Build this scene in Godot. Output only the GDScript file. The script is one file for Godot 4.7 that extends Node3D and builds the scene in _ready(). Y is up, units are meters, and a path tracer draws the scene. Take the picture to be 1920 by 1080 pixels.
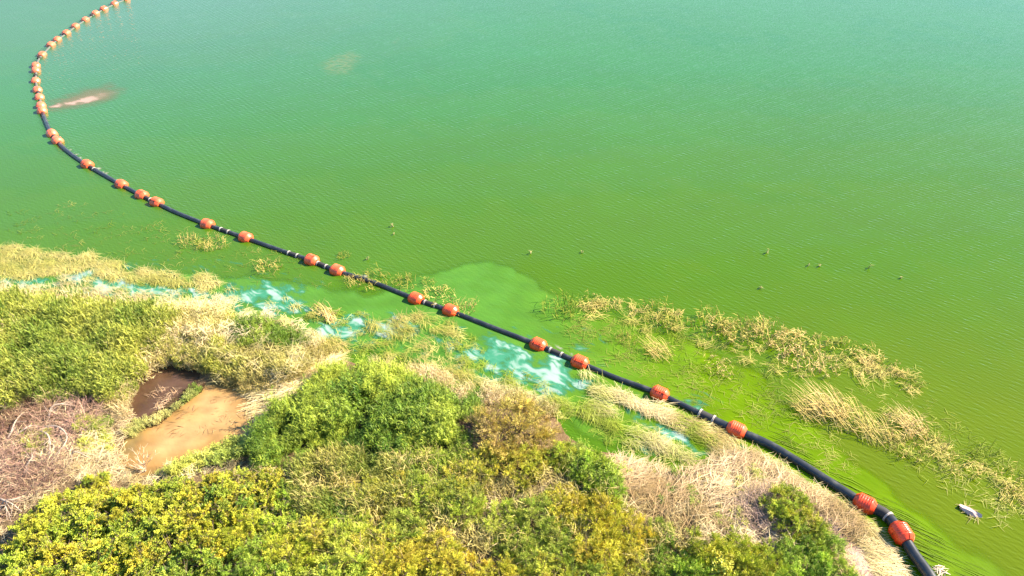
extends Node3D
# A green, algae-filled lake seen from the air: a floating dredge pipe on orange floats, reeds and bushes on the bank.

var rng := RandomNumberGenerator.new()
var noise := FastNoiseLite.new()
var fine := FastNoiseLite.new()
var land := PackedVector2Array()
var pools: Array[PackedVector2Array] = []
var path_poly := PackedVector2Array()
const SUN := Vector3(1.0, 0.76, -0.30)


class Soup:   # triangles with vertex colours, committed as one mesh
	var v := PackedVector3Array()
	var c := PackedColorArray()
	func tri(a: Vector3, b: Vector3, d: Vector3, k: Color) -> void:
		v.push_back(a); v.push_back(b); v.push_back(d)
		c.push_back(k); c.push_back(k); c.push_back(k)
	func quad(a: Vector3, b: Vector3, d: Vector3, e: Vector3, k: Color) -> void:
		tri(a, b, d, k)
		tri(a, d, e, k)
	func ribbon(p: Array, w: Array, side: Vector3, k: Color) -> void:
		for i in p.size() - 1:
			var s0 = side * w[i]
			var s1 = side * w[i + 1]
			if w[i + 1] > 0.0:
				quad(p[i] - s0, p[i] + s0, p[i + 1] + s1, p[i + 1] - s1, k)
			else:
				tri(p[i] - s0, p[i] + s0, p[i + 1], k)
	func tube(p: Array, r: Array, sides: int, k: Color) -> void:
		var rings := []
		for i in p.size():
			var d: Vector3 = (p[mini(i + 1, p.size() - 1)] - p[maxi(i - 1, 0)]).normalized()
			var a := d.cross(Vector3.UP if absf(d.y) < 0.9 else Vector3.RIGHT).normalized()
			var b := a.cross(d)
			var ring := []
			for s in sides:
				var t := TAU * s / sides
				ring.append(p[i] + (a * cos(t) + b * sin(t)) * r[i])
			rings.append(ring)
		for i in p.size() - 1:
			for s in sides:
				var n := (s + 1) % sides
				quad(rings[i][s], rings[i][n], rings[i + 1][n], rings[i + 1][s], k)
	func mesh() -> ArrayMesh:
		var arrays := []
		arrays.resize(Mesh.ARRAY_MAX)
		arrays[Mesh.ARRAY_VERTEX] = v
		arrays[Mesh.ARRAY_COLOR] = c
		var m := ArrayMesh.new()
		m.add_surface_from_arrays(Mesh.PRIMITIVE_TRIANGLES, arrays)
		return m


# ---------- small helpers ----------

func lin(r: float, g: float, b: float) -> Color:
	return Color(r, g, b).linear_to_srgb()

func rf(a: float, b: float) -> float:
	return rng.randf_range(a, b)

func tag(o: Node, label := "", category := "", group := "", kind := "") -> Node:
	if label: o.set_meta("label", label)
	if category: o.set_meta("category", category)
	if group: o.set_meta("group", group)
	if kind: o.set_meta("kind", kind)
	return o

var used := {}
func numbered(called: String) -> String:
	var n: int = used.get(called, 0)
	used[called] = n + 1
	return called if n == 0 else "%s_%03d" % [called, n]

func base(called: String, at := Vector3.ZERO) -> Node3D:
	var o := Node3D.new()
	o.name = numbered(called)
	add_child(o)
	o.position = at
	return o

func part(called: String, mesh: Mesh, m: Material, parent: Node) -> MeshInstance3D:
	var o := MeshInstance3D.new()
	o.name = called if parent != self else numbered(called)
	o.mesh = mesh
	o.material_override = m
	parent.add_child(o, true)
	return o

func mat(color: Color, rough: float, spec := 0.3, vertex := true) -> StandardMaterial3D:
	var m := StandardMaterial3D.new()
	m.albedo_color = color
	m.roughness = rough
	m.metallic_specular = spec
	m.vertex_color_use_as_albedo = vertex
	m.cull_mode = BaseMaterial3D.CULL_DISABLED
	return m

func inside(p: Vector2, poly: PackedVector2Array) -> bool:
	return Geometry2D.is_point_in_polygon(p, poly)

func signed_distance(p: Vector2, poly: PackedVector2Array) -> float:   # positive inside
	var best := 1e9
	for i in poly.size():
		var q := Geometry2D.get_closest_point_to_segment(p, poly[i], poly[(i + 1) % poly.size()])
		best = minf(best, p.distance_squared_to(q))
	best = sqrt(best)
	return best if inside(p, poly) else -best

func ground(x: float, z: float) -> float:
	var p := Vector2(x, z)
	var d := signed_distance(p, land) + noise.get_noise_2d(x * 2.0, z * 2.0) * 0.5
	var h := 0.0
	if d < 0.0:
		h = maxf(-2.5, d * 0.3 - 0.06)
	else:
		h = minf(0.5, d * 0.22) + minf(d * 0.2, 0.16) * fine.get_noise_2d(x * 0.8, z * 0.8) - 0.02
	for pool in pools:
		var e := signed_distance(p, pool)
		if e > -1.2:
			h = minf(h, maxf(-0.25, 0.02 - e * 0.25))
	return h

func smooth(a: float, b: float, t: float) -> float:
	return smoothstep(a, b, t)


# ---------- plants ----------

func leafy_reeds(stems: int, height: float, leaves: int, leaf: float, width: float, spread: float, dry: float, erect := 0.0) -> ArrayMesh:
	var s := Soup.new()
	for i in stems:
		var a := rf(0, TAU)
		var root := Vector3(cos(a), 0, sin(a)) * spread * sqrt(rng.randf())
		var lean := Vector3(rf(-0.22, 0.22), 1, rf(-0.22, 0.22))
		var h := height * rf(0.65, 1.1)
		var top := root + lean * h
		var side := Vector3(cos(a + 1.0), 0, sin(a + 1.0))
		s.ribbon([root, root + lean * h * 0.5, top], [0.012, 0.010, 0.003], side, Color(1.5, 1.25, 1.6))
		for k in leaves:
			var t := rf(0.3, 1.0)
			var p := root + lean * h * t
			var b := rf(0, TAU)
			var out := Vector3(cos(b), 0, sin(b))
			var l := leaf * rf(0.6, 1.15)
			var tone := rf(0.5, 1.45)
			var col := Color(tone, tone, tone)
			if rng.randf() < dry:
				col = Color(2.3, 1.6, 2.6) * rf(0.8, 1.15)
			var m := p + out * l * 0.45 * (1.0 - erect * 0.7) + Vector3.UP * l * (rf(0.2, 0.5) + erect * 0.2)
			var tip := m + out * l * 0.5 * (1.0 - erect * 0.5) + Vector3.UP * l * (rf(-0.35, 0.2) + erect * 0.35)
			var w := width * rf(0.7, 1.2) * 0.5
			s.ribbon([p, m, tip], [w * 0.5, w, 0.0], Vector3(-out.z, rf(-0.3, 0.3), out.x), col)
	return s.mesh()

func dry_stalks(count: int, height: float, spread: float, lean: Vector3, bend: float, width: float) -> ArrayMesh:
	var s := Soup.new()
	for i in count:
		var a := rf(0, TAU)
		var p0 := Vector3(cos(a), 0, sin(a)) * spread * sqrt(rng.randf())
		var d := (Vector3.UP + lean * rf(0.5, 1.3) + Vector3(rf(-0.4, 0.4), 0, rf(-0.4, 0.4))).normalized()
		var h := height * rf(0.4, 1.1)
		var over := Vector3(rf(-1, 1), rf(-0.9, 0.1), rf(-1, 1)) * bend + lean * 0.4
		var p1 := p0 + d * h * 0.55
		var p2 := p1 + (d + over * 0.7) * h * 0.3
		var p3 := p2 + (d * 0.4 + over * 1.4) * h * 0.28
		p3.y = maxf(p3.y, 0.02)
		var tone := rf(0.45, 1.4)
		var col := Color(tone * rf(0.94, 1.06), tone, tone * rf(0.8, 1.2))
		var b := rf(0, TAU)
		var side := Vector3(cos(b), rf(-0.4, 0.4), sin(b)).normalized()
		var w := width * 0.5 * rf(0.6, 1.2)
		s.ribbon([p0, p1, p2, p3], [w, w, w * 0.8, w * 0.3], side, col)
		if rng.randf() < 0.8:
			var l := h * rf(0.25, 0.5)
			var out := Vector3(cos(b), rf(-0.4, 0.6), sin(b))
			s.ribbon([p1, p1 + out * l * 0.6, p1 + out * l + Vector3.DOWN * l * rf(0.0, 0.3)], [w * 0.7, w, 0.0], Vector3(-out.z, 0.2, out.x), col * rf(0.85, 1.2))
	return s.mesh()

func flat_straw(count: int, length: float, width: float, across: float, fan: float, thick := 0.14) -> ArrayMesh:   # lies along x
	var s := Soup.new()
	for i in count:
		var yaw := rf(-fan, fan)
		var d := Vector3(cos(yaw), rf(-0.05, 0.08), sin(yaw))
		var l := length * rf(0.4, 1.1)
		var m := Vector3(rf(-0.3, 0.3) * length, 0.015 + thick * rng.randf() * rng.randf(), rf(-across, across))
		var curl := Vector3(0, 0, rf(-0.12, 0.12)) * l
		var p0 := m - d * l * 0.5
		var p2 := m + d * l * 0.5
		p0.y = maxf(p0.y, 0.012)
		p2.y = maxf(p2.y, 0.012)
		var tone := rf(0.35, 1.35)
		var col := Color(tone * rf(0.94, 1.05), tone, tone * rf(0.75, 1.2))
		var w := width * 0.5 * rf(0.5, 1.2)
		s.ribbon([p0, m + curl * 0.5 + Vector3.UP * 0.02, p2], [w * 0.6, w, w * 0.2], Vector3(-d.z, rf(-0.5, 0.5), d.x).normalized(), col)
	return s.mesh()

func twig_tangle(count: int, length: float, width: float, height: float) -> ArrayMesh:
	var s := Soup.new()
	for i in count:
		var a := rf(0, TAU)
		var d := Vector3(cos(a), rf(0.0, 0.9), sin(a))
		var p := Vector3(rf(-0.4, 0.4), rf(0, 0.2) * height, rf(-0.4, 0.4))
		var pts := [p]
		var ws := [width * 0.5]
		for k in 3:
			d = (d + Vector3(rf(-0.5, 0.5), rf(-0.45, 0.3), rf(-0.5, 0.5))).normalized()
			p = p + d * length * rf(0.2, 0.45)
			p.y = clampf(p.y, 0.01, height)
			pts.append(p)
			ws.append(width * 0.5 * (1.0 - 0.28 * (k + 1)))
		var tone := rf(0.5, 1.35)
		s.ribbon(pts, ws, Vector3(-sin(a), rf(-0.6, 0.6), cos(a)).normalized(), Color(tone, tone * rf(0.88, 1.05), tone * rf(0.8, 1.1)))
	return s.mesh()

# crown of a bush: leaf-sized blades round many small boughs; returns [crown, stems]
func bush_shape(radius: float, height: float, boughs: int, leaves: int, leaf: float, width: float, feather: float, tones: Array) -> Array:
	var s := Soup.new()
	var st := Soup.new()
	for i in boughs:
		var a := rf(0, TAU)
		var q := sqrt(rng.randf())
		var up := sqrt(maxf(0.0, 1.0 - q * q * 0.85)) * rf(0.38, 1.06)
		var c := Vector3(cos(a) * q * radius * 0.85, height * (0.12 + 0.74 * up), sin(a) * q * radius * 0.85)
		var r := radius * rf(0.13, 0.26)
		var mid := Vector3(c.x * 0.35 + rf(-0.1, 0.1), c.y * 0.5, c.z * 0.35 + rf(-0.1, 0.1))
		st.tube([Vector3(c.x * 0.08, -0.1, c.z * 0.08), mid, c], [0.05, 0.034, 0.012], 4, Color.WHITE * rf(0.7, 1.2))
		var bough_tone := rf(0.78, 1.2)
		var hue: Color = tones[rng.randi() % tones.size()].lerp(tones[rng.randi() % tones.size()], rng.randf())
		for w in 3:
			var e := Vector3(rf(-1, 1), rf(0.0, 1.2), rf(-1, 1)).normalized()
			st.tube([c, c + e * r * rf(1.2, 2.0)], [0.014, 0.005], 3, Color(1.5, 1.4, 1.3) * rf(0.8, 1.2))
		var twigs := 18
		for w in twigs:
			var d := Vector3(rf(-1, 1), rf(-0.6, 1.0) + feather * 0.5, rf(-1, 1)).normalized()
			d = (d + Vector3(c.x, 0, c.z).normalized() * 0.4 * q).normalized()
			var reach := r * rf(0.7, 1.75)
			var twig_tone := bough_tone * rf(0.72, 1.25)
			var droop := rf(0.0, 0.5) * (1.0 - feather)
			for k in int(leaves / float(twigs)):
				var t := sqrt(rng.randf())
				var p := c + d * reach * t + Vector3.DOWN * droop * reach * t * t + Vector3(rf(-1, 1), rf(-1, 1), rf(-1, 1)) * leaf * 0.55
				if p.y < 0.05: continue
				var out := (d * (0.6 + feather) + Vector3(rf(-1, 1), rf(-0.7, 0.8), rf(-1, 1)) * (1.0 - 0.5 * feather)).normalized()
				var side := out.cross(Vector3(rf(-1, 1), rf(-1, 1), rf(-1, 1))).normalized() * width * rf(0.35, 0.65)
				var l := leaf * rf(0.6, 1.25)
				var tone := twig_tone * rf(0.86, 1.14)
				var col := Color(hue.r * tone * rf(0.94, 1.06), hue.g * tone, hue.b * tone)
				var m := p + out * l * 0.5
				var tip := p + out * l + Vector3.DOWN * l * 0.15
				s.tri(p, m + side, tip, col)
				s.tri(p, tip, m - side, col)
	return [s.mesh(), st.mesh()]

func dead_bush_shape(radius: float, height: float, limbs: int) -> ArrayMesh:
	var s := Soup.new()
	for i in limbs:
		var a := rf(0, TAU)
		var p := Vector3(rf(-0.05, 0.05), 0, rf(-0.05, 0.05))
		var d := Vector3(cos(a) * 0.6, 1.0, sin(a) * 0.6).normalized()
		var w := 0.022
		for k in 4:
			var l := height * rf(0.18, 0.34)
			var e := p + d * l
			s.tube([p, e], [w, w * 0.7], 3, Color.WHITE * rf(0.8, 1.15))
			for j in 5:
				var b := (d + Vector3(rf(-1, 1), rf(-0.3, 0.8), rf(-1, 1))).normalized()
				s.tube([e, e + b * radius * rf(0.2, 0.45)], [w * 0.5, w * 0.25], 3, Color.WHITE * rf(0.85, 1.2))
			p = e
			d = (d + Vector3(rf(-0.5, 0.5), rf(-0.1, 0.3), rf(-0.5, 0.5))).normalized()
			w *= 0.75
	return s.mesh()

# many copies of one small plant over some outlines; one object that nobody could count
func scatter(called: String, label: String, category: String, polys: Array, count: int, mesh: Mesh, m: Material, how: Dictionary) -> MultiMeshInstance3D:
	var where: Array[Transform3D] = []
	var tints := PackedColorArray()
	var areas := []
	var total := 0.0
	for poly in polys:
		var lo: Vector2 = poly[0]
		var hi: Vector2 = poly[0]
		for q in poly:
			lo = lo.min(q)
			hi = hi.max(q)
		areas.append([PackedVector2Array(poly), lo, hi])
		var twice := 0.0
		for i in poly.size():
			twice += poly[i].cross(poly[(i + 1) % poly.size()])
		areas[-1].append(absf(twice) * 0.5)
		total += absf(twice) * 0.5
	var c0: Color = how.colors[0]
	var c1: Color = how.colors[1]
	var flip: float = how.get("seed", 0.0)
	for area in areas:
		var want := int(count * area[3] / total)
		var tries := want * 12
		while want > 0 and tries > 0:
			tries -= 1
			var p := Vector2(rf(area[1].x, area[2].x), rf(area[1].y, area[2].y))
			if not inside(p, area[0]): continue
			var g: float = how.get("grain", 4.0)
			var n := noise.get_noise_2d(p.x * g + flip, p.y * g - flip)
			if how.has("streak"):   # gaps drawn out along the lie of the straw
				var a: float = how.streak
				n = noise.get_noise_2d((p.x * cos(a) + p.y * sin(a)) * g * 0.18 + flip, (p.y * cos(a) - p.x * sin(a)) * g)
			if n < how.get("mask", -1.0) + rf(-0.1, 0.1): continue
			if how.get("dry_land", false):
				var wet := false
				for pool in pools:
					if inside(p, pool): wet = true
				if wet: continue
			want -= 1
			var h := 0.0
			if not how.get("afloat", false):
				h = maxf(ground(p.x, p.y), 0.0) - 0.02
			h += how.get("lift", 0.0) * rng.randf()
			var yaw: float = how.yaw + rf(-how.fan, how.fan) + noise.get_noise_2d(p.x * 1.5 + 90.0, p.y * 1.5) * how.get("swirl", 0.0) if how.has("yaw") else rf(0, TAU)
			var b := Basis(Vector3.UP, yaw)
			var tilt: float = how.get("tilt", 0.0)
			b = Basis(Vector3.RIGHT, rf(-tilt, tilt)) * Basis(Vector3.BACK, rf(-tilt, tilt)) * b
			if how.has("lean"):
				var lv: Vector3 = how.lean
				b = Basis(Vector3.UP.cross(lv.normalized()).normalized(), lv.length() * rf(0.4, 1.2)) * b
			var s: float = rf(how.size[0], how.size[1]) * (1.0 + how.get("patchy", 0.0) * n)
			if how.has("rim"):
				s *= lerpf(0.45, 1.0, clampf((signed_distance(p, area[0]) + n * 0.6) / how.rim, 0, 1))
			where.append(Transform3D(b.scaled(Vector3(s, s, s)), Vector3(p.x, h, p.y)))
			var mix := clampf(0.5 + noise.get_noise_2d(p.x * 2.5 - flip, p.y * 2.5 + flip) * 1.1 + rf(-0.3, 0.3), 0, 1)
			var tone := rf(0.82, 1.18)
			var c := c0.lerp(c1, mix)
			tints.push_back(Color(c.r * tone, c.g * tone, c.b * tone))
	var mm := MultiMesh.new()
	mm.transform_format = MultiMesh.TRANSFORM_3D
	mm.use_colors = true
	mm.mesh = mesh
	mm.instance_count = where.size()
	for i in where.size():
		mm.set_instance_transform(i, where[i])
		mm.set_instance_color(i, tints[i])
	var o := MultiMeshInstance3D.new()
	o.name = numbered(called)
	o.multimesh = mm
	o.material_override = m
	add_child(o, true)
	tag(o, label, category, "", "stuff")
	return o


# ---------- sheets ----------

func axis(a: float, b: float, step: float, far: float) -> PackedFloat32Array:
	var out := PackedFloat32Array()
	var grow := []
	var d := step
	var q := b
	while q < far:
		d *= 1.5
		q += d
		grow.append(q - b)
	for i in range(grow.size() - 1, -1, -1):
		out.push_back(a - grow[i])
	var n := int((b - a) / step)
	for i in n + 1:
		out.push_back(a + (b - a) * i / n)
	for g in grow:
		out.push_back(b + g)
	return out

func sheet(xs: PackedFloat32Array, zs: PackedFloat32Array, f: Callable, uv: Callable) -> ArrayMesh:   # f(x, z) gives [height, colour]
	var v := PackedVector3Array()
	var c := PackedColorArray()
	var n := PackedVector3Array()
	var t := PackedVector2Array()
	var idx := PackedInt32Array()
	for z in zs:
		for x in xs:
			var r = f.call(x, z)
			v.push_back(Vector3(x, r[0], z))
			c.push_back(r[1])
			t.push_back(uv.call(x, z))
	var w := xs.size()
	n.resize(v.size())
	for j in zs.size():
		for i in w:
			var l := v[j * w + maxi(i - 1, 0)]
			var r := v[j * w + mini(i + 1, w - 1)]
			var a := v[maxi(j - 1, 0) * w + i]
			var b := v[mini(j + 1, zs.size() - 1) * w + i]
			n[j * w + i] = (b - a).cross(r - l).normalized()
	for j in zs.size() - 1:
		for i in w - 1:
			var k := j * w + i
			if c[k].a + c[k + 1].a + c[k + w].a + c[k + w + 1].a <= 0.004: continue
			for q in [k, k + 1, k + w + 1, k, k + w + 1, k + w]:
				idx.push_back(q)
	var arrays := []
	arrays.resize(Mesh.ARRAY_MAX)
	arrays[Mesh.ARRAY_VERTEX] = v
	arrays[Mesh.ARRAY_NORMAL] = n
	arrays[Mesh.ARRAY_COLOR] = c
	arrays[Mesh.ARRAY_TEX_UV] = t
	arrays[Mesh.ARRAY_INDEX] = idx
	var m := ArrayMesh.new()
	m.add_surface_from_arrays(Mesh.PRIMITIVE_TRIANGLES, arrays)
	return m

func patch(called: String, label: String, category: String, poly: Array, y: float, step: float, m: Material, f: Callable) -> void:   # a floating skin with a ragged edge; f(x, z, distance inside) gives its colour
	var outline := PackedVector2Array(poly)
	var lo: Vector2 = poly[0]
	var hi: Vector2 = poly[0]
	for q in poly:
		lo = lo.min(q)
		hi = hi.max(q)
	lo -= Vector2(0.6, 0.6)
	hi += Vector2(0.6, 0.6)
	var xs := axis(lo.x, hi.x, step, 0.0) if false else PackedFloat32Array()
	var zs := PackedFloat32Array()
	var nx := int((hi.x - lo.x) / step) + 1
	var nz := int((hi.y - lo.y) / step) + 1
	for i in nx + 1: xs.push_back(lo.x + (hi.x - lo.x) * i / nx)
	for i in nz + 1: zs.push_back(lo.y + (hi.y - lo.y) * i / nz)
	var mesh := sheet(xs, zs, func(x, z): return [y, f.call(x, z, signed_distance(Vector2(x, z), outline))], wave_uv)
	tag(part(called, mesh, m, self), label, category, "", "stuff" if category else "structure")

func wave_uv(x: float, z: float) -> Vector2:
	var a := 0.66   # crests run from the far side on the one hand to the near side on the other
	var u := x * cos(a) + z * sin(a)
	var v := -x * sin(a) + z * cos(a)
	u += 1.6 * sin(z / 19.0 + 0.7) + 1.1 * sin(x / 31.0)
	v += 1.5 * sin(x / 23.0 + 1.9) + 1.2 * sin(z / 37.0 + 0.4)
	return Vector2(u, v) / 8.0

func wave_height(size: int, count: int, low: int, high: int, fan: float, choice: int) -> Image:   # crests along u; repeats without a seam
	rng.seed = choice
	var table := PackedFloat32Array()
	for i in size: table.push_back(cos(TAU * i / size))
	var data := PackedFloat32Array()
	data.resize(size * size)
	for w in count:
		var ky := rng.randi_range(low, high)
		var kx := int(round(ky * tan(rng.randfn(0.0, fan))))
		var phase := rng.randi() % size
		var amp := pow(float(ky), -1.25)
		for y in size:
			var at := (ky * y + phase) % size
			var row := y * size
			for x in size:
				data[row + x] += amp * table[at]
				at = (at + kx) & (size - 1)
	var lo := 1e9
	var hi := -1e9
	for h in data:
		lo = minf(lo, h)
		hi = maxf(hi, h)
	for i in data.size():
		data[i] = (data[i] - lo) / (hi - lo)
	return Image.create_from_data(size, size, false, Image.FORMAT_RF, data.to_byte_array())


# ---------- the floating pipe ----------

func revolve(profile: Array, from: float, to: float, steps: int) -> ArrayMesh:   # along x; profile of [x, radius]
	var st := SurfaceTool.new()
	st.begin(Mesh.PRIMITIVE_TRIANGLES)
	var w := profile.size()
	for s in steps + 1:
		var a := lerpf(from, to, float(s) / steps)
		for p in profile:
			st.set_smooth_group(0)
			st.add_vertex(Vector3(p[0], cos(a) * p[1], sin(a) * p[1]))
	for s in steps:
		for i in w - 1:
			var k := s * w + i
			for q in [k, k + w, k + w + 1, k, k + w + 1, k + 1]:
				st.add_index(q)
	st.generate_normals()
	return st.commit()

func sweep(points: Array, radius: float, sides: int) -> ArrayMesh:
	var st := SurfaceTool.new()
	st.begin(Mesh.PRIMITIVE_TRIANGLES)
	for i in points.size():
		var d: Vector3 = (points[mini(i + 1, points.size() - 1)] - points[maxi(i - 1, 0)]).normalized()
		var a := d.cross(Vector3.UP).normalized()
		var b := a.cross(d)
		for s in sides + 1:
			var t := TAU * s / sides
			st.set_smooth_group(0)
			st.add_vertex(points[i] + (a * cos(t) + b * sin(t)) * radius)
	for i in points.size() - 1:
		for s in sides:
			var k := i * (sides + 1) + s
			for q in [k, k + sides + 1, k + sides + 2, k, k + sides + 2, k + 1]:
				st.add_index(q)
	st.generate_normals()
	return st.commit()

func ordinal(n: int) -> String:
	return ["first", "second", "third", "fourth", "fifth", "sixth", "seventh", "eighth", "ninth", "tenth", "eleventh", "twelfth", "thirteenth", "fourteenth", "fifteenth", "sixteenth", "seventeenth", "eighteenth", "nineteenth", "twentieth"][n] if n < 20 else ("thirtieth" if n == 29 else ["twenty-", "thirty-"][int(n / 30.0 + 0.04)] + ordinal((n + 1) % 10 - 1))


func _ready() -> void:
	# --- camera, sky, sun, exposure ---
	var cam := Camera3D.new()
	cam.name = "camera"
	cam.fov = 45.0
	cam.far = 6000.0
	cam.position = Vector3(0, 27, 0)
	cam.rotation_degrees = Vector3(-38, 0, 0)
	add_child(cam)
	cam.current = true
	var sky_look := ProceduralSkyMaterial.new()
	sky_look.sky_top_color = lin(0.055, 0.125, 0.27)
	sky_look.sky_horizon_color = lin(0.265, 0.425, 0.53)
	sky_look.sky_curve = 0.19
	sky_look.ground_horizon_color = lin(0.3, 0.4, 0.4)
	sky_look.ground_bottom_color = lin(0.12, 0.16, 0.1)
	var sky := Sky.new()
	sky.sky_material = sky_look
	var env := Environment.new()
	env.background_mode = Environment.BG_SKY
	env.sky = sky
	env.tonemap_mode = Environment.TONE_MAPPER_LINEAR
	env.tonemap_exposure = 3.75
	env.sdfgi_enabled = true
	env.ssao_enabled = true
	env.ssil_enabled = true
	var we := WorldEnvironment.new()
	we.name = "world_environment"
	we.environment = env
	add_child(we)
	var sun := DirectionalLight3D.new()
	sun.name = "sun"
	sun.light_color = Color(1.0, 0.95, 0.86)
	sun.light_energy = 1.6
	sun.light_angular_distance = 0.5
	sun.shadow_enabled = true
	add_child(sun)
	sun.look_at_from_position(SUN * 100.0, Vector3.ZERO)

	noise.seed = 11
	noise.noise_type = FastNoiseLite.TYPE_SIMPLEX_SMOOTH
	noise.frequency = 0.08
	noise.fractal_octaves = 3
	fine.seed = 5
	fine.noise_type = FastNoiseLite.TYPE_SIMPLEX_SMOOTH
	fine.frequency = 0.9
	fine.fractal_octaves = 4

	setting()
	pipeline()
	reeds_and_straw()
	bushes()
	small_things()


func setting() -> void:
	land = PackedVector2Array([Vector2(-46.67, -35.67), Vector2(-35.94, -35.00), Vector2(-32.36, -34.67), Vector2(-26.93, -33.91), Vector2(-21.65, -33.17), Vector2(-17.28, -31.86), Vector2(-13.29, -31.27), Vector2(-11.15, -29.58), Vector2(-9.56, -28.35), Vector2(-7.09, -27.75), Vector2(-4.60, -26.52), Vector2(-2.25, -25.50), Vector2(0.00, -25.12), Vector2(2.20, -24.31), Vector2(2.71, -22.83), Vector2(3.64, -21.96), Vector2(5.15, -21.51), Vector2(6.60, -20.88), Vector2(8.35, -20.75), Vector2(9.73, -21.25), Vector2(11.21, -21.83), Vector2(12.36, -20.63), Vector2(14.11, -19.15), Vector2(15.09, -17.90), Vector2(15.78, -16.73), Vector2(16.10, -15.39), Vector2(16.20, -13.71)] + [Vector2(22, -6), Vector2(60, 30), Vector2(300, 300), Vector2(-900, 300), Vector2(-900, -80)])
	pools = [
		PackedVector2Array([Vector2(-19.04, -21.25), Vector2(-19.02, -22.49), Vector2(-18.07, -23.66), Vector2(-17.15, -25.05), Vector2(-16.61, -26.12), Vector2(-15.25, -26.52), Vector2(-13.69, -25.89), Vector2(-12.68, -24.53), Vector2(-12.67, -23.31), Vector2(-13.46, -22.22), Vector2(-14.68, -21.51), Vector2(-15.60, -20.88), Vector2(-16.52, -20.33), Vector2(-17.85, -20.26)]),
		PackedVector2Array([Vector2(-19.85, -24.38), Vector2(-20.10, -26.28), Vector2(-19.59, -27.41), Vector2(-18.13, -27.66), Vector2(-16.98, -27.00), Vector2(-16.90, -25.81), Vector2(-17.65, -24.82), Vector2(-18.15, -23.73), Vector2(-19.19, -23.38)]),
	]
	path_poly = PackedVector2Array([Vector2(13.81, -18.31), Vector2(14.56, -18.26), Vector2(15.09, -17.19), Vector2(15.69, -15.99), Vector2(16.39, -14.59), Vector2(15.26, -13.50), Vector2(13.72, -14.37), Vector2(14.12, -15.99)])

	# earth
	var grain := NoiseTexture2D.new()
	grain.noise = FastNoiseLite.new()
	grain.noise.seed = 3
	grain.noise.frequency = 0.02
	grain.noise.fractal_octaves = 6
	grain.width = 512
	grain.height = 512
	grain.seamless = true
	var ramp := Gradient.new()
	ramp.set_color(0, Color(0.6, 0.58, 0.56))
	ramp.set_color(1, Color(1, 1, 1))
	grain.color_ramp = ramp
	var earth := mat(Color.WHITE, 0.95, 0.2)
	earth.albedo_texture = grain
	earth.uv1_scale = Vector3(80, 80, 80)
	var bump := NoiseTexture2D.new()
	bump.noise = FastNoiseLite.new()
	bump.noise.seed = 8
	bump.noise.frequency = 0.03
	bump.noise.fractal_octaves = 5
	bump.width = 512
	bump.height = 512
	bump.seamless = true
	bump.as_normal_map = true
	bump.bump_strength = 10.0
	earth.normal_enabled = true
	earth.normal_texture = bump
	var soil := func(x: float, z: float) -> Array:
		var p := Vector2(x, z)
		var near := x > -40.0 and x < 32.0 and z > -45.0 and z < -4.0
		var h := ground(x, z)
		var c := Color(0.22, 0.155, 0.09).lerp(Color(0.34, 0.24, 0.13), clampf(0.5 + noise.get_noise_2d(x * 3.0, z * 3.0), 0, 1))
		if near:
			var d := signed_distance(p, path_poly)
			c = c.lerp(Color(0.50, 0.36, 0.31), smooth(-0.5, 0.4, d + fine.get_noise_2d(x, z) * 0.7))
			c = c.lerp(Color(0.36, 0.2, 0.14), smooth(2.5, 0.0, p.distance_to(Vector2(-23.20, -20.63))) * 0.7)
		if h < 0.1:
			c = c.lerp(Color(0.20, 0.13, 0.07), 0.7)
		c.a = 1.0
		return [h, c]
	var gx := axis(-36.0, 26.0, 0.3, 1400.0)
	var gz := axis(-40.0, -8.0, 0.3, 1400.0)
	tag(part("ground", sheet(gx, gz, soil, func(x, z): return Vector2(x, z) / 80.0), earth, self), "brown earth of the bank under the plants", "", "", "structure")

	# lake
	var waves := ImageTexture.create_from_image(wave_normals(1024, 60, 17, 66, 0.40, 21, 5.0))
	var water := mat(Color.WHITE, 0.06, 0.36)
	water.normal_enabled = true
	water.normal_texture = waves
	water.normal_scale = 0.78
	var lake := func(x: float, z: float) -> Array:
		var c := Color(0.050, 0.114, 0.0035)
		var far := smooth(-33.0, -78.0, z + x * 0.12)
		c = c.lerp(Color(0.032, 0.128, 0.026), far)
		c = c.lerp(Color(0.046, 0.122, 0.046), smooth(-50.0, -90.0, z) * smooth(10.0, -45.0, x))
		c = c.lerp(Color(0.080, 0.116, 0.0028), smooth(-38.0, -20.0, z) * smooth(2.0, 20.0, x))
		var k := 1.0 + 0.05 * noise.get_noise_2d(x * 0.5, z * 0.7) + 0.04 * noise.get_noise_2d(x * 3.0 + 50.0, z * 3.0)
		return [0.0, Color(c.r * k, c.g * k, c.b * k, 1.0)]
	var lx := axis(-80.0, 80.0, 0.8, 2500.0)
	var lz := axis(-110.0, -10.0, 0.8, 2500.0)
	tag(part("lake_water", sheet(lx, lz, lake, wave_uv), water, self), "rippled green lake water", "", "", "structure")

	# water that the pipe shelters from the ripples
	var calm := mat(Color.WHITE, 0.26, 0.33)
	calm.transparency = BaseMaterial3D.TRANSPARENCY_ALPHA
	calm.normal_enabled = true
	calm.normal_texture = waves
	calm.normal_scale = 0.38
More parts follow.
